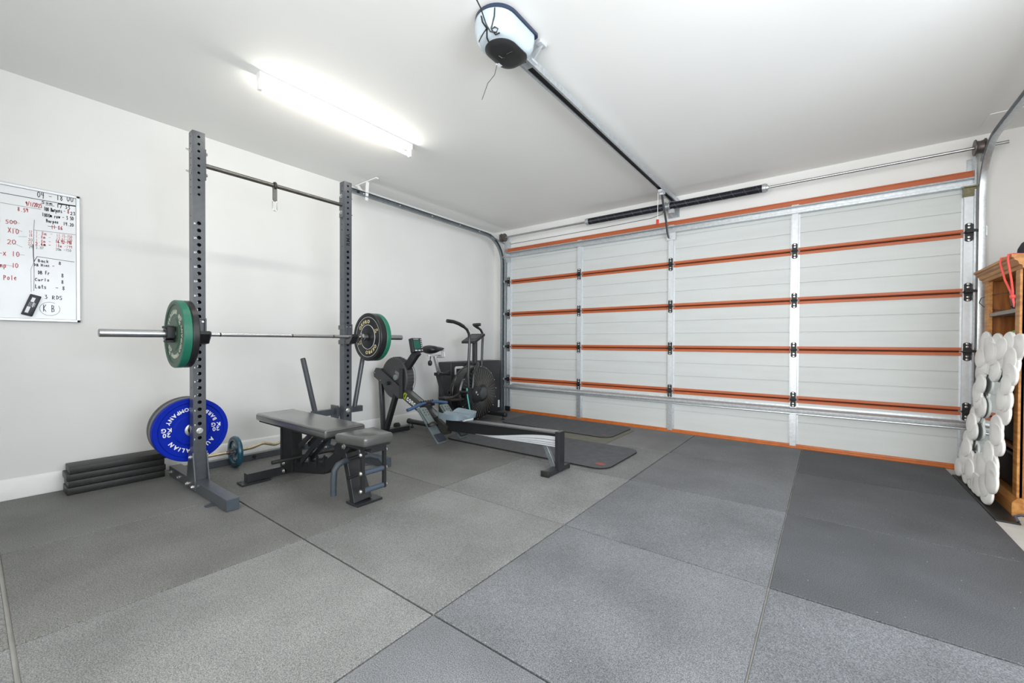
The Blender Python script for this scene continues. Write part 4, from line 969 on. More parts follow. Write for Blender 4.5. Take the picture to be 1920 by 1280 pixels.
build(mbox(MB(), -.05, .034, .036, .128, .010, .0135), 'screen', LCD, pm)
b = MB()
for i in range(5): mbox(b, .046, .06, .046+i*.021, .057+i*.021, .010, .014)
mbox(b, -.045, -.015, .012, .024, .010, .014); mbox(b, .0, .03, .012, .024, .010, .014); mbox(b, .044, .06, .014, .026, .01, .014); mbox(b, -.045, .025, .138, .143, .01, .0125)
build(b, 'button', GALVW, pm)['kind'] = 'stuff'
# monorail
mr = build(MB().prism([(-3.02, .175), (-2.6, .188), (-1.735, .203), (-1.735, .318), (-3.02, .285)], 1, CY-.028, CY+.028), 'monorail', BLKPLAST, t, bevel=.002)
build(MB().beam((-3.03, CY, .292), (-1.735, CY, .324), .085, .012), 'rail_top', SILVER, mr)
# swoosh print on the near side of the monorail
b = MB()
def lerp(a, c, u): return a+(c-a)*u
for k, (za, zb, zc, zd) in enumerate(((.192, .194, .262, .290), (.1905, .192, .238, .256), (.189, .190, .222, .233), (.1885, .189, .206, .217))):
    N_ = 16
    vs = []
    for i in range(N_+1):
        u = i/N_; x = -2.62+(.87)*u; e = u*u*(3-2*u)
        vs += [(x, CY-.0286, lerp(za, zc, e)), (x, CY-.0286, lerp(zb, zd, e)+.002)]
    b.add(vs, [(2*i, 2*i+2, 2*i+3, 2*i+1) for i in range(N_)])
build(b, 'swoosh_stripe', mat('silver_print', (206, 210, 214), .35, metal=.3, noise=.05), mr)['kind'] = 'stuff'
build(MB().box(-1.745, -1.705, CY-.045, CY+.045, .02, .335), 'rear_post', FRAMEM, t, bevel=.004)
build(MB().beam((-1.865, CY, .21), (-1.765, CY, .02), .04, .035, up=(0, 1, 0)), 'rear_brace', TRACKM, t, bevel=.003)
rf = build(MB().box(-1.785, -1.72, CY-.18, CY+.15, .0, .042), 'rear_foot', FRAMEM, t, bevel=.005)
b = MB().rbox(-1.79, -1.715, CY-.185, CY-.165, .0, .045, .004).rbox(-1.79, -1.715, CY+.135, CY+.155, .0, .045, .004); build(b, 'end_cap', BLKRUB, rf)['kind'] = 'stuff'
# seat
sx = -2.83; SYC = 2.865
N1, N2 = 14, 18; vs = []; fs = []
def shp(i, j):
    u = i/N1*2-1; v = j/N2*2-1          # u along x (fore/aft), v across
    wv = .165*(1-.10*max(0, u)**2); r = .22
    x = sx+.145*u; y = SYC+wv*v*(1-.12*(abs(u)**4))
    x = sx+.145*u*(1-.10*(abs(v)**4))
    z = .372-.016*math.exp(-((abs(v)-.45)/.25)**2)*(1-.4*u)+.012*abs(v)**3+.010*max(0, -u)-.03*max(0, u)**4*math.exp(-(v/.25)**2)
    return (x, y, z)
for i in range(N1+1):
    for j in range(N2+1): vs.append(shp(i, j))
for i in range(N1+1):
    for j in range(N2+1):
        x, y, z = shp(i, j); vs.append((sx+(x-sx)*.93, SYC+(y-SYC)*.93, .328))
W_ = N2+1; O_ = (N1+1)*W_
for i in range(N1):
    for j in range(N2):
        a = i*W_+j; fs.append((a, a+1, a+W_+1, a+W_)); fs.append((O_+a, O_+a+W_, O_+a+W_+1, O_+a+1))
for i in range(N1):
    for j in (0, N2): a = i*W_+j; fs.append((a, a+W_, O_+a+W_, O_+a))
for j in range(N2):
    for i in (0, N1): a = i*W_+j; fs.append((a, a+1, O_+a+1, O_+a))
st = build(MB().add(vs, fs), 'seat', SEATPL, t, smooth=50)
build(MB().box(sx-.08, sx+.08, CY-.05, CY+.05, .305, .330), 'carriage', BLKMAT, st)
b = MB()
for xx in (sx-.06, sx+.085): b.cyl((xx, CY-.062, .315), (xx, CY+.062, .315), .016, 12)
build(b, 'roller', WHITEPL, st)['kind'] = 'stuff'
# footrests
for yc, nm in ((CY-.165, 'near'), (CY+.135, 'far')):
    A = Vector((-3.235, yc, .395)); B_ = Vector((-2.93, yc, .085)); d = (B_-A).normalized(); nn = Vector((-d.z, 0, d.x))
    fr = build(MB().beam(A, B_, .105, .022, up=(0, 1, 0)) if False else MB().beam(A, B_, .02, .105, up=(0, 1, 0)), 'footrest', mat('footrest_grey', (92, 102, 104), .45, noise=.12, nscale=20), t, bevel=.006)
    b = MB().beam(A+d*.02+nn*.02, A+d*.22+nn*.024, .016, .085, up=(0, 1, 0)); build(b, 'flex_foot', mat('flex_grey', (104, 114, 112), .5, noise=.1, nscale=20), fr, bevel=.006)
    b = MB()
    for i in range(3):
        for j in (-1, 1): b.cyl(A+d*(.05+i*.03)+nn*.027+Vector((0, j*.018, 0)), A+d*(.05+i*.03)+nn*.0335+Vector((0, j*.018, 0)), .005, 8)
    build(b, 'adjust_hole', BLKMAT, fr)['kind'] = 'stuff'
    pts = [A+d*.22+nn*.012+Vector((0, .055, 0))]+[A+d*.235+nn*(.012+.05*math.sin(k*PI/6))+Vector((0, .055*math.cos(k*PI/6), 0)) for k in range(1, 6)]+[A+d*.22+nn*.012+Vector((0, -.055, 0))]
    b = MB(); q = [p for p in pts]
    vs = []
    for p in q: vs += [p-d*.02, p+d*.02]
    b.add(vs, [(2*i, 2*i+2, 2*i+3, 2*i+1) for i in range(len(q)-1)]); stp = build(b, 'strap', BLKRUB, fr)
    so = stp.modifiers.new('s', 'SOLIDIFY'); so.thickness = .004
    b = MB().beam(B_-d*.10+nn*.015, B_-d*.01+nn*.03, .016, .10, up=(0, 1, 0)); build(b, 'heel_cup', mat('heel_rubber', (44, 50, 58), .5, noise=.1), fr, bevel=.006)
build(MB().beam((-3.14, CY-.16, .28), (-3.14, CY+.13, .28), .04, .05), 'footrest_axle', BLKMAT, t, bevel=.003)
hd = build(MB().tube([(-3.27, 2.615, .385), (-3.27, 2.66, .392), (-3.27, 2.78, .424), (-3.27, 2.84, .432)], .0165, 12).tube([(-3.27, 2.92, .434), (-3.27, 2.99, .43), (-3.27, 3.10, .410), (-3.27, 3.145, .402)], .0165, 12), 'handle', HNDBLUE, t)
build(MB().rbox(-3.29, -3.25, 2.835, 2.925, .415, .45, .008), 'handle_yoke', BLKPLAST, hd)
b = MB()
for yy in (2.79, 2.82, 2.85, 2.88, 2.91, 2.94): b.beam((-3.31, yy, .42), (-3.26, yy, .452), .006, .02)
build(b, 'chain_link', BLKMAT, hd)['kind'] = 'stuff'
build(MB().beam((-3.32, 2.84, .40), (-3.26, 2.84, .415), .012, .04).beam((-3.32, 2.96, .40), (-3.26, 2.96, .415), .012, .04).box(-3.36, -3.28, 2.85, 2.95, .36, .40), 'handle_hook', BLKMAT, t)
# ================================================================== AIR BIKE
t = thing('air_bike', 'black fan air bike with chrome seat post between rower and plyo box', 'exercise bike', (-3.78, 3.9, 0))
bx = -3.78; fc = Vector((-3.60, 4.02, .405)); FR = .345
b = MB().lathe((-3.80, fc.y, fc.z), (1, 0, 0), [(.05, 0), (FR-.05, .01), (FR, .04), (FR+.006, .05), (FR+.006, .075), (FR, .085), (FR, .16), (FR+.006, .17), (FR+.006, .20), (FR-.012, .215), (FR-.03, .217), (.10, .268), (.09, .275), (.05, .277)], 56)
fan = build(b, 'fan_housing', TOOLM, t, smooth=28)
b = MB()
for i in range(44):
    a = 2*PI*i/44; a2 = a+.16
    b.beam((-3.582, fc.y+(FR-.035)*math.cos(a), fc.z+(FR-.035)*math.sin(a)), (-3.534, fc.y+.11*math.cos(a2), fc.z+.11*math.sin(a2)), .004, .0075, up=(1, 0, 0))
build(b, 'cage_rib', mat('cage_rib', (112, 111, 108), .3, noise=.3, nscale=40), fan)['kind'] = 'stuff'
b = MB()
for i in range(18):
    a = 2*PI*i/18+.1; b.cyl((-3.585, fc.y+(FR-.008)*math.cos(a), fc.z+(FR-.008)*math.sin(a)), (-3.577, fc.y+(FR-.008)*math.cos(a), fc.z+(FR-.008)*math.sin(a)), .006, 8)
build(b, 'screw', BOLT, fan)['kind'] = 'stuff'
build(MB().lathe((-3.53, fc.y, fc.z), (1, 0, 0), [(.04, 0), (.075, 0), (.075, .02), (.06, .03), (.02, .032)], 24), 'hub', mat('hub_grey', (66, 70, 74), .4, noise=.1), fan)
build(MB().lathe((-3.54, 3.90, .40), (1, 0, 0), [(.02, 0), (.10, 0), (.105, .006), (.105, .03), (.09, .036), (.02, .036)], 28), 'pulley_cover', BLKPLAST, t)
build(MB().cyl((-3.51, 3.86, .43), (-3.485, 3.86, .43), .014, 8).cyl((-3.51, 3.88, .40), (-3.48, 3.88, .40), .01, 8), 'axle_nut', CHROME, t)['kind'] = 'stuff'
# base
for y, x0, x1 in ((3.33, -4.13, -3.50), (4.43, -3.965, -3.47)):
    sb = build(MB().cyl((x0, y, .075), (x1, y, .075), .030, 16), 'stabiliser', FRAMEM, t)
    b = MB()
    for xx, d in ((x0, -1), (x1, 1)): b.lathe((xx-d*.03, y, .075), (d, 0, 0), [(.031, 0), (.034, .01), (.034, .035), (.025, .045)], 16)
    build(b, 'end_cap', BLKRUB, sb)['kind'] = 'stuff'
    b = MB()
    for xx in (x0+.05, x1-.05): b.cyl((xx, y+.01, 0), (xx, y+.01, .012), .02, 12); b.cyl((xx, y+.01, .012), (xx, y+.01, .06), .006, 8)
    build(b, 'levelling_foot', BLKMAT, sb)['kind'] = 'stuff'
build(MB().beam((bx, 3.33, .10), (bx, 4.43, .10), .05, .06), 'base_beam', FRAMEM, t, bevel=.004)
# seat tube, post and saddle
build(MB().beam((bx, 3.70, .12), (bx, 3.505, .66), .055, .075, up=(1, 0, 0)), 'seat_tube', FRAMEM, t, bevel=.006)
build(MB().rbox(bx-.04, bx+.04, 3.455, 3.55, .645, .685, .008).cyl((bx+.03, 3.52, .665), (bx+.10, 3.55, .675), .018, 10).cyl((bx+.10, 3.55, .675), (bx+.13, 3.563, .68), .028, 12), 'seat_clamp', BLKPLAST, t)
build(MB().beam((bx, 3.515, .64), (bx, 3.43, .895), .034, .034, up=(1, 0, 0)), 'seat_post', CHROME, t, bevel=.003)
build(MB().beam((bx, 3.33, .895), (bx, 3.54, .89), .03, .022), 'seat_slider', CHROME, t, bevel=.003)
build(MB().cyl((bx, 3.37, .885), (bx, 3.36, .82), .006, 8).lathe((bx, 3.36, .835), (0, 0, -1), [(.012, 0), (.024, .01), (.026, .04), (.018, .06), (.004, .064)], 14), 'slider_knob', BLKPLAST, t)
b = MB()
for s in (-1, 1): b.tube([(bx+s*.03, 3.42, .955), (bx+s*.03, 3.52, .96), (bx+s*.02, 3.57, .945), (bx+s*.02, 3.575, .87), (bx+s*.02, 3.50, .868), (bx+s*.02, 3.44, .875)], .005, 6)
build(b, 'saddle_rail', SILVER, t)['kind'] = 'stuff'
b = MB(); rings = []
for yy, w, z0, z1 in ((3.285, .055, .945, .99), (3.30, .095, .925, 1.008), (3.35, .118, .912, 1.018), (3.41, .105, .92, 1.012), (3.47, .065, .935, 1.002), (3.53, .036, .950, .994), (3.565, .026, .962, .985), (3.58, .012, .968, .98)):
    rings.append([(bx+w*math.cos(2*PI*i/16), yy, (z0+z1)/2+(z1-z0)/2*math.sin(2*PI*i/16)) for i in range(16)])
vs = [p for r in rings for p in r]; fs = [(k*16+i, k*16+(i+1) % 16, (k+1)*16+(i+1) % 16, (k+1)*16+i) for k in range(len(rings)-1) for i in range(16)]
fs += [tuple(range(16)), tuple(range((len(rings)-1)*16, len(rings)*16))]
build(b.add(vs, fs), 'saddle', BLKPLAST, t, smooth=60)
# main frame from crank area to mast
build(MB().tube([(bx, 3.62, .20), (bx+.02, 3.75, .22), (bx+.03, 3.95, .12)], .028, 12), 'down_tube', FRAMEM, t)
build(MB().tube([(bx+.22, 3.41, .38), (bx+.225, 3.55, .405), (bx+.23, 3.70, .45)], .016, 10), 'link_arm', mat('dark_steel', (72, 70, 68), .35, metal=.6, noise=.2), t)
build(MB().tube([(bx+.22, 3.40, .375), (bx+.225, 3.55, .365), (bx+.23, 3.72, .355)], .019, 10), 'crank_arm', mat('dark_steel', (72, 70, 68)), t)
for px, py, pz, s in ((bx+.25, 3.37, .40, 1), (bx-.14, 4.0, .36, -1)):
    b = MB().rbox(px-.05, px+.05, py-.045, py+.045, pz-.014, pz+.014, .006); pdl = build(b, 'pedal', BLKPLAST, t)
    b = MB().tube([(px-.055, py-.05, pz+.012), (px+.055, py-.05, pz+.012), (px+.055, py+.05, pz+.012), (px-.055, py+.05, pz+.012)], .008, 6, closed=True).beam((px-.05, py, pz+.014), (px+.05, py, pz+.014), .012, .008)
    build(b, 'pedal_cage', IRON, pdl)
build(MB().beam((bx-.10, 4.0, .36), (bx-.09, 3.74, .41), .025, .03), 'crank_arm', FRAMEM, t)
build(MB().cyl((-3.53, 3.62, .455), (-3.40, 3.62, .455), .018, 14), 'foot_peg', BLKRUB, t)
build(MB().cyl((-3.53, 3.72, .44), (-3.53, 3.60, .455), .012, 8), 'peg_arm', FRAMEM, t)
# mast, over-fan fork, console
build(MB().beam((bx, 4.15, .74), (bx, 4.15, 1.06), .06, .045, up=(0, 1, 0)), 'mast', FRAMEM, t, bevel=.006)
b = MB().tube([(bx+.0, 4.15, .765), (bx+.10, 4.10, .775), (bx+.19, 4.00, .765), (bx+.235, 3.91, .72), (bx+.245, 3.86, .64), (bx+.245, 3.84, .45), (bx+.245, 3.83, .25), (bx+.235, 3.86, .10), (bx+.10, 3.95, .10)], .020, 12)
build(b, 'fork', FRAMEM, t)
b = MB().tube([(bx, 4.15, .765), (bx-.10, 4.16, .79), (bx-.17, 4.16, .77), (bx-.20, 4.14, .6), (bx-.20, 4.1, .12), (bx, 4.05, .10)], .020, 12)
build(b, 'fork', FRAMEM, t)
cn = build(MB().add([(bx+u*.125, 4.02+(.20)*v, 1.035+.105*v+w*.035) for w in (0, 1) for v in (0, 1) for u in (-1, 1)], [(0, 2, 3, 1), (4, 5, 7, 6), (0, 1, 5, 4), (2, 6, 7, 3), (0, 4, 6, 2), (1, 3, 7, 5)]), 'console', BLKPLAST, t, bevel=.008)
build(MB().beam((bx, 4.15, 1.04), (bx, 4.13, 1.085), .05, .05, up=(0, 1, 0)), 'console_bracket', BLKMAT, cn)
build(MB().add([(bx+u*.085, 4.02+(.20)*v, 1.0355+.105*v+w*.036) for w in (.97, 1.03) for v in (.25, .8) for u in (-1, 1)], [(0, 2, 3, 1), (4, 5, 7, 6), (0, 1, 5, 4), (2, 6, 7, 3), (0, 4, 6, 2), (1, 3, 7, 5)]), 'screen', mat('dark_screen', (30, 34, 34), .25, noise=.1), cn)
# swing arms
a1 = build(MB().tube([(-3.50, 3.745, .18), (-3.50, 3.735, .44), (-3.50, 3.725, .65), (-3.50, 3.745, 1.02), (-3.50, 3.745, 1.10), (-3.50, 3.735, 1.16), (-3.50, 3.70, 1.21), (-3.50, 3.64, 1.245)], .0175, 12), 'swing_arm', FRAMEM, t)
build(MB().tube([(-3.50, 3.64, 1.245), (-3.50, 3.56, 1.275), (-3.50, 3.47, 1.295), (-3.50, 3.37, 1.30)], .0215, 12), 'grip', BLKRUB, a1)
build(MB().box(-3.525, -3.475, 3.70, 3.77, .30, .50), 'pivot_block', BLKMAT, a1, bevel=.004)
a2 = build(MB().tube([(-3.985, 4.40, .30), (-3.985, 4.52, .66), (-3.985, 4.535, .98), (-3.985, 4.545, 1.12), (-3.985, 4.535, 1.19), (-3.985, 4.50, 1.235), (-3.985, 4.44, 1.265)], .0175, 12), 'swing_arm', FRAMEM, t)
build(MB().tube([(-3.985, 4.44, 1.265), (-3.985, 4.38, 1.29), (-3.975, 4.34, 1.30), (-3.93, 4.37, 1.305), (-3.89, 4.39, 1.305)], .0215, 12), 'grip', BLKRUB, a2)
b = MB(); P_ = [(-3.463, 3.665, .50), (-3.463, 3.675, .40), (-3.46, 3.70, .28), (-3.455, 3.74, .14), (-3.45, 3.775, .06), (-3.45, 3.79, .005)]
b.tube(P_, .008, 8); tag(build(b, 'exercise_band', TEALB, org=(-3.46, 3.7, .0)), 'teal rubber band hanging from air bike swing arm', 'band')
# ================================================================== PLYO BOX
t = thing('plyo_box', 'large black soft plyo box with white lettering against left wall', 'plyo box', (-4.16, 4.52, 0))
pb = build(MB().rbox(-4.28, -4.03, 3.955, 5.01, .0, .782, .012), 'box_body', mat('box_vinyl', (48, 49, 52), .5, noise=.1, nscale=6, bump=.1, bscale=300), t)
def rr_ring(mb, y0, y1, z0, z1, w, r, X):
    n = 5; o = []; i_ = []
    for cy, cz, a0 in ((y1, z1, 0), (y0, z1, 90), (y0, z0, 180), (y1, z0, 270)):
        for k in range(n+1):
            a = math.radians(a0+k*90/n); sy = -1 if cy == y1 else 1; sz = -1 if cz == z1 else 1
            o.append((X, cy+sy*r+r*math.cos(a), cz+sz*r+r*math.sin(a))); ri = max(r-w, .004)
            i_.append((X, cy+sy*(w+ri)+ri*math.cos(a), cz+sz*(w+ri)+ri*math.sin(a)))
    m_ = len(o); mb.add(o+i_, [(k, (k+1) % m_, m_+(k+1) % m_, m_+k) for k in range(m_)])
b = MB(); X = -4.0285
rr_ring(b, 4.02, 4.20, .60, .725, .032, .03, X)
rr_ring(b, 4.235, 4.40, .655, .725, .026, .026, X); rr_ring(b, 4.235, 4.40, .595, .672, .026, .026, X)
b.box(X-.001, X, 4.955, 4.995, .06, .17)
build(b, 'lettering', WHITEP, pb)
# ================================================================== EXERCISE MATS ON THE FLOOR
def foam(name, label, pts, r, z0, z1, top, edge, grp):
    # rounded rectangle with corner list x0,x1,y0,y1
    x0, x1, y0, y1 = pts; poly = []
    for cx, cy, a0 in ((x1-r, y1-r, 0), (x0+r, y1-r, 90), (x0+r, y0+r, 180), (x1-r, y0+r, 270)):
        for a in range(0, 91, 15): poly.append((cx+r*math.cos(math.radians(a0+a)), cy+r*math.sin(math.radians(a0+a))))
    n = len(poly); b = MB(); b.add([(p[0], p[1], z1) for p in poly], [tuple(range(n))]); b.mt(1)
    b.add([(p[0], p[1], z0) for p in poly]+[(p[0], p[1], z1) for p in poly], [(i, (i+1) % n, n+(i+1) % n, n+i) for i in range(n)]+[tuple(range(n))])
    o = build(b, name, [top, edge], org=((x0+x1)/2, (y0+y1)/2, z0)); return tag(o, label, 'exercise mat', grp)
ol = foam('floor_mat', 'thin olive grey mat showing between the two dark exercise mats', (-3.45, -1.835, 3.6, 4.86), .012, .0012, .0045, OLIVE, OLIVE, None)
y1_ = foam('exercise_mat', 'dark exercise mat lying closer to rowing machine, red mark at corner', (-3.35, -1.44, 3.17, 3.98), .13, .0052, .0135, YOGA, YOGAE, 'dark foam exercise mats')
y2_ = foam('exercise_mat', 'dark exercise mat lying close to garage door, faint red mark', (-3.45, -1.895, 4.25, 4.99), .13, .0052, .0135, YOGA, YOGAE, 'dark foam exercise mats')
for (cx, cy, par, w) in ((-1.545, 3.30, y1_, 1), (-2.0, 4.37, y2_, .7)):
    n = 14; b = MB().add([(cx+.05*w*math.cos(2*PI*i/n), cy+.032*w*math.sin(2*PI*i/n), .0139) for i in range(n)], [tuple(range(n))]); build(b, 'print_mark', REDPR, par)
# ================================================================== BOOKCASE
t = thing('bookcase', 'stained pine bookcase with moulded top standing beside garage door', 'bookcase', (1.1, 4.35, -.015))
KX0, KX1, KY0, KY1 = .965, 1.25, 3.985, 4.72
build(MB().box(KX0, KX1, KY1-.025, KY1, -.015, 1.53), 'side_panel', PINE, t)
build(MB().box(KX0, KX1, KY0, KY0+.025, -.015, 1.53), 'side_panel', PINE, t)
build(MB().box(KX1-.015, KX1, KY0+.025, KY1-.025, .05, 1.53), 'back_panel', PINE, t)
build(MB().box(KX0-.012, KX0+.014, KY1-.085, KY1, .06, 1.53), 'face_stile', PINEL, t, bevel=.003)
build(MB().box(KX0-.012, KX0+.014, KY0, KY0+.075, .06, 1.53), 'face_stile', PINEL, t, bevel=.003)
cp = [(KX0+.30, 1.525), (KX0-.014, 1.525), (KX0-.018, 1.545), (KX0-.03, 1.55), (KX0-.036, 1.57), (KX0-.05, 1.58), (KX0-.052, 1.592), (KX0-.062, 1.595), (KX0-.062, 1.612), (KX0+.30, 1.612)]
b = MB().prism(cp, 1, KY0-.06, KY1+.05); build(b, 'crown_moulding', PINEL, t, smooth=20)
b = MB().prism([(KX0+.3, -.015), (KX0-.035, -.015), (KX0-.035, .06), (KX0-.028, .075), (KX0-.018, .085), (KX0-.012, .095), (KX0+.3, .095)], 1, KY0-.02, KY1+.01); build(b, 'plinth', PINEL, t, smooth=20)
for z in (.36, .66, .96, 1.26):
    build(MB().box(KX0-.004 if z > 1.2 else KX0+.016, KX1-.015, KY0+.026, KY1-.026, z, z+.026), 'shelf', SHELFM if z > 1.2 else PINE, t, bevel=.002)
# things on the bookcase
SH = 1.2865
o = thing('black_pot', 'black plastic pot standing on upper shelf of pine bookcase', 'pot', (1.10, 4.44, SH))
build(MB().lathe((1.10, 4.42, SH), (0, 0, 1), [(.01, 0), (.072, 0), (.078, .004), (.092, .135), (.098, .14), (.098, .15), (.088, .15), (.072, .01), (.01, .01)], 32), 'body', mat('pot_black', (34, 38, 46), .3, noise=.1), o)
pts = [(1.02, 4.46, SH+.008), (.99, 4.60, SH+.02), (.95, 4.72, SH+.055), (.935, 4.765, SH+.09), (.94, 4.74, SH+.125), (.97, 4.66, SH+.135), (1.0, 4.53, SH+.135), (1.02, 4.48, SH+.135)]
tag(build(MB().tube(pts, .0028, 6), 'cable', BLKPLAST, org=(1.0, 4.6, SH)), 'thin black cable looping out from the upper bookcase shelf', 'cable')
o = thing('cable_bundle', 'tangled dark cables and adaptor on upper shelf beside black pot', 'cables', (1.03, 4.22, SH))
pts = [(1.02+.035*math.sin(i*1.3), 4.22+.07*math.cos(i*.9), SH+.010+.02*abs(math.sin(i*.7))) for i in range(30)]
build(MB().tube(pts, .004, 6), 'cord', BLKPLAST, o); build(MB().rbox(1.0, 1.05, 4.14, 4.19, SH, SH+.035, .008), 'adaptor', BLKPLAST, o)
SL = .9865
z = SL
for k, (h, mm, y0, y1, x0, lab) in enumerate(((.05, PAPER, 4.06, 4.36, 1.0, 'white book lying at bottom of pile on bookcase middle shelf'), (.03, BLKPLAST, 4.08, 4.38, 1.01, 'black book lying second in pile on bookcase middle shelf'), (.035, GREYPL, 4.10, 4.37, 1.0, 'grey book lying third in pile on bookcase middle shelf'))):
    o = thing('book', lab, 'book', (1.08, 4.2, z), None, 'books piled on middle shelf')
    build(MB().box(x0, x0+.17, y0, y1, z, z+.003).box(x0, x0+.17, y0, y1, z+h-.003, z+h-.0005).box(x0+.165, x0+.17, y0, y1, z, z+h-.0005), 'cover', mm, o); build(MB().box(x0+.004, x0+.164, y0+.004, y1-.004, z+.003, z+h-.003), 'pages', PAPER, o); z += h
o = thing('card_box', 'small bright green box on top of pile of books', 'box', (1.05, 4.33, z))
build(MB().rbox(1.0, 1.09, 4.30, 4.37, z, z+.045, .003), 'carton', GREENC, o); build(MB().box(1.012, 1.078, 4.312, 4.358, z+.045, z+.047), 'lid', PAPER, o)
o = thing('paper_bag', 'crumpled white paper bag poking above the pebble mirror frame', 'bag', (1.0, 4.12, SL))
bm = bmesh.new(); bmesh.ops.create_icosphere(bm, subdivisions=3, radius=1); r = random.Random(3)
for v in bm.verts:
    k = 1+r.uniform(-.10, .10); v.co = Vector((.972+v.co.x*.022*k, 4.10+v.co.y*.10*k, z-.07+v.co.z*.105*k))
b = MB().add([v.co.copy() for v in bm.verts], [[v.index for v in f.verts] for f in bm.faces]); bm.free()
build(b, 'bag', PAPER, o, smooth=10); build(MB().box(.944, .950, 4.14, 4.19, z-.07, z-.01), 'blue_label', BLUEC, o)
o = thing('storage_tub', 'black plastic tub on low shelf of bookcase behind mirror', 'tub', (1.09, 4.3, .10))
build(MB().rbox(1.0, 1.22, 4.03, 4.66, .387, .60, .015), 'body', BLKMAT, o); build(MB().rbox(.99, 1.225, 4.02, 4.67, .60, .622, .006), 'lid', BLKPLAST, o)
o = thing('storage_crate', 'black plastic crate on bottom shelf of bookcase', 'crate', (1.09, 4.3, .096))
build(MB().rbox(.99, 1.22, 4.03, 4.66, .096, .32, .015), 'body', BLKMAT, o); build(MB().rbox(.985, 1.225, 4.02, 4.67, .315, .335, .006), 'rim', BLKPLAST, o)
# cap with red brim on top
TZ = 1.6125
o = thing('baseball_cap', 'dark cap with red brim lying on top of pine bookcase', 'cap', (1.08, 4.12, TZ))
vs = []; N_ = 16
for w in (0, .006):
    for i in range(N_+1):
        a = PI*i/N_; 
        for q in (0, 1):
            rr = .085 if q == 0 else .085+.115*math.sin(a)**.7
            x = 1.06+.085*math.cos(a)*(1 if q == 0 else .95); y = 4.13+(rr*math.sin(a) if q == 0 else rr*math.sin(a)+.0)
            vs.append((x, y, TZ+.022+.03*(1-((i-N_/2)/(N_/2))**2)*(.6 if q == 0 else .4)+w-(.012 if q else 0)))
M_ = 2*(N_+1); fs = []
for i in range(N_):
    a = 2*i; fs += [(a, a+1, a+3, a+2), (M_+a, M_+a+2, M_+a+3, M_+a+1), (a+1, M_+a+1, M_+a+3, a+3)]
build(MB().add(vs, fs), 'brim', REDF, o)
b = MB().lathe((1.06, 4.10, TZ+.001), (0, 0, 1), [(.088, 0), (.093, .02), (.09, .055), (.075, .09), (.045, .115), (.008, .122)], 24); build(b, 'crown', NAVYF, o, smooth=60)
b = MB().lathe((1.06, 4.10, TZ+.123), (0, 0, 1), [(.008, 0), (.007, .005), (.002, .007)], 10); build(b, 'button', REDF, o)
pts = [(.98, 4.075, TZ+.006), (.93, 4.085, TZ+.008), (.897, 4.095, TZ+.004), (.893, 4.09, 1.58), (.905, 4.05, 1.47), (.915, 3.985, 1.385), (.917, 3.965, 1.36)]
pt2 = [(.98, 4.0, TZ+.006), (.93, 3.975, TZ+.008), (.897, 3.955, TZ+.004), (.893, 3.945, 1.58), (.908, 3.945, 1.46), (.916, 3.95, 1.385), (.917, 3.955, 1.36)]
o = thing('cord_loop', 'knotted coral red cord hanging over front of bookcase top', 'cord', (.92, 3.97, 1.3))
build(MB().tube(pts, .0055, 8).tube(pt2, .0055, 8), 'cord', CORAL, o)
bm = bmesh.new(); bmesh.ops.create_icosphere(bm, subdivisions=2, radius=1)
b = MB().add([(.917+v.co.x*.014, 3.957+v.co.y*.022, 1.352+v.co.z*.016) for v in bm.verts], [[v.index for v in f.verts] for f in bm.faces]); bm.free()
b.tube([(.917, 3.95, 1.345), (.917, 3.935, 1.315), (.917, 3.93, 1.285)], .006, 8, rs=[.006, .006, .002]); build(b, 'knot', CORAL, o, smooth=60)
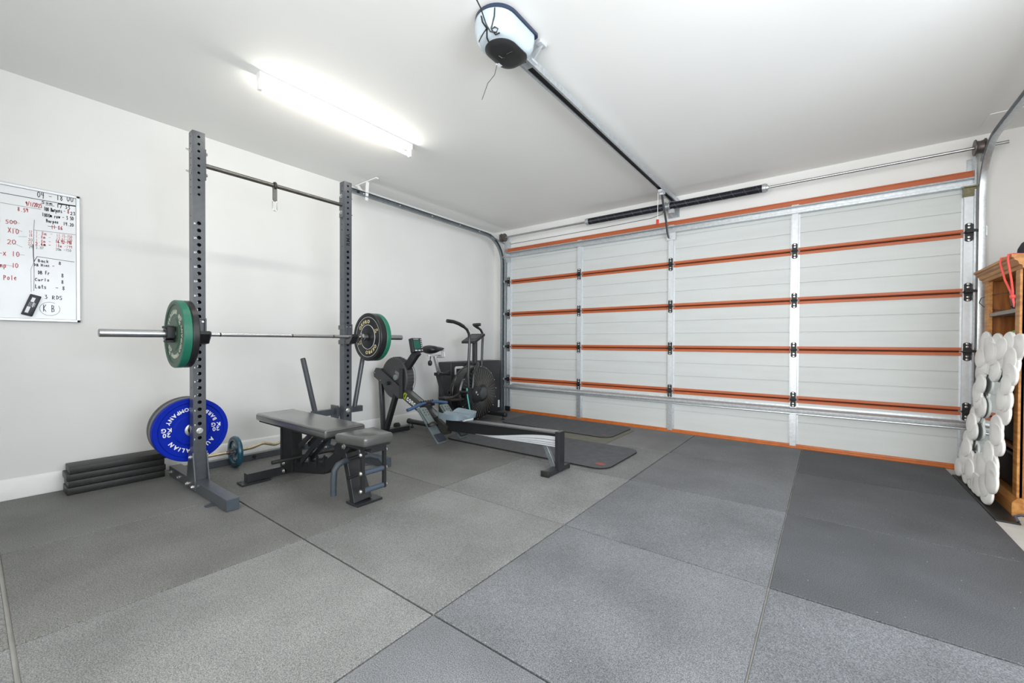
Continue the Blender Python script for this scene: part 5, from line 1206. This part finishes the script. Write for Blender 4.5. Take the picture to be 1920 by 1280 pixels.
# ================================================================== PEBBLE MIRROR
o = thing('pebble_mirror', 'white pebble framed mirror leaning on front of pine bookcase', 'mirror', (.87, 4.3, 0))
mpn = Vector((-1, 0, .075)).normalized(); mu = Vector((0, 1, 0)); mv = mpn.cross(mu).normalized()
if mv.z < 0: mv = -mv
def MPt(y, z, w): return Vector((.862+.075*z, y, z))+mpn*w
build(MB().add([MPt(y, z, w) for w in (-.002, .004) for y, z in ((4.06, .16), (4.56, .20), (4.50, .95), (4.01, .93))], [(0, 1, 2, 3), (7, 6, 5, 4), (0, 4, 5, 1), (1, 5, 6, 2), (2, 6, 7, 3), (3, 7, 4, 0)]), 'mirror_pane', MIRROR, o)
rnd = random.Random(5)
for k, (y, z) in enumerate([(4.551, 1.073), (4.4, 1.031), (4.27, 1.061), (4.14, 1.022), (4.031, 1.06), (3.898, 1.009), (4.58, 0.95), (4.453, 0.977), (4.161, 0.95), (3.949, 0.956), (3.868, 1.04), (4.293, 0.986), (4.048, 0.986), (4.559, 0.851), (4.499, 0.757), (4.532, 0.643), (4.586, 0.524), (4.557, 0.409), (4.674, 0.318), (4.647, 0.258), (4.711, 0.193), (3.977, 0.914), (3.95, 0.8), (4.021, 0.709), (3.986, 0.617), (4.044, 0.522), (4.001, 0.411), (4.118, 0.332), (4.803, 0.072), (4.603, 0.062), (4.497, 0.127), (4.428, 0.07), (4.296, 0.14), (4.247, 0.071), (4.128, 0.183), (4.008, 0.225), (4.074, 0.052), (4.346, 0.211), (4.22, 0.229), (4.231, 0.874), (4.369, 0.908), (3.916, 0.865), (4.545, 0.184), (3.987, 0.17), (4.326, 0.025), (4.47, 0.6), (4.6, 0.46), (4.66, 0.13), (4.36, 0.1), (4.12, 0.115), (4.1, 1.0), (4.35, 1.0), (4.5, 1.03), (3.96, 0.7), (4.02, 0.47), (4.05, 0.27), (3.93, 0.93), (4.55, 0.7), (4.52, 0.9)]):
    rz = rnd.uniform(.068, .080); ry = rnd.uniform(.106, .124); w0 = .005+((k*37) % 59)/59*.013; th = .016
    z = max(z, rz*.95+.0); n = 22
    prof = [(.0, 1), (.0035, .985), (.0, .96)]
    vs = []; fs = []; a0 = rnd.uniform(-.3, .3)
    for w, sc in ((w0, .97), (w0+.003, 1), (w0+th-.004, 1), (w0+th, .95)):
        for i in range(n):
            a = 2*PI*i/n; yy = ry*sc*math.cos(a); zz = rz*sc*math.sin(a)
            vs.append(MPt(y+yy*math.cos(a0*.5)-zz*math.sin(a0*.5), max(z+yy*math.sin(a0*.5)+zz*math.cos(a0*.5), .0015), w))
    for q in range(3): fs += [(q*n+i, q*n+(i+1) % n, (q+1)*n+(i+1) % n, (q+1)*n+i) for i in range(n)]
    fs += [tuple(range(n)), tuple(range(3*n, 4*n))]
    build(MB().add(vs, fs), 'pebble', PEBBLE, o, smooth=40)
# ================================================================== FLOOR ODDS AND ENDS AT RIGHT
tag(build(MB().box(.819, .922, 3.765, 4.86, -.0148, -.004), 'rubber_strip', BLKRUB, org=(.875, 4.3, -.0148), bevel=.002), 'narrow black rubber strip on concrete in front of bookcase', 'rubber strip')
o = thing('metal_clamp', 'black bent metal clamp lying at end of rubber strip', 'clamp', (.95, 3.80, -.004))
build(MB().tube([(.912, 3.775, .002), (.905, 3.80, .024), (.93, 3.81, .034), (.99, 3.80, .036), (1.05, 3.77, .034)], .008, 8), 'handle', BLKSTEEL, o)
build(MB().lathe((.965, 3.765, -.003), (0, 0, 1), [(.01, 0), (.022, .002), (.024, .02), (.016, .03), (.004, .032)], 14), 'foot', BLKRUB, o)
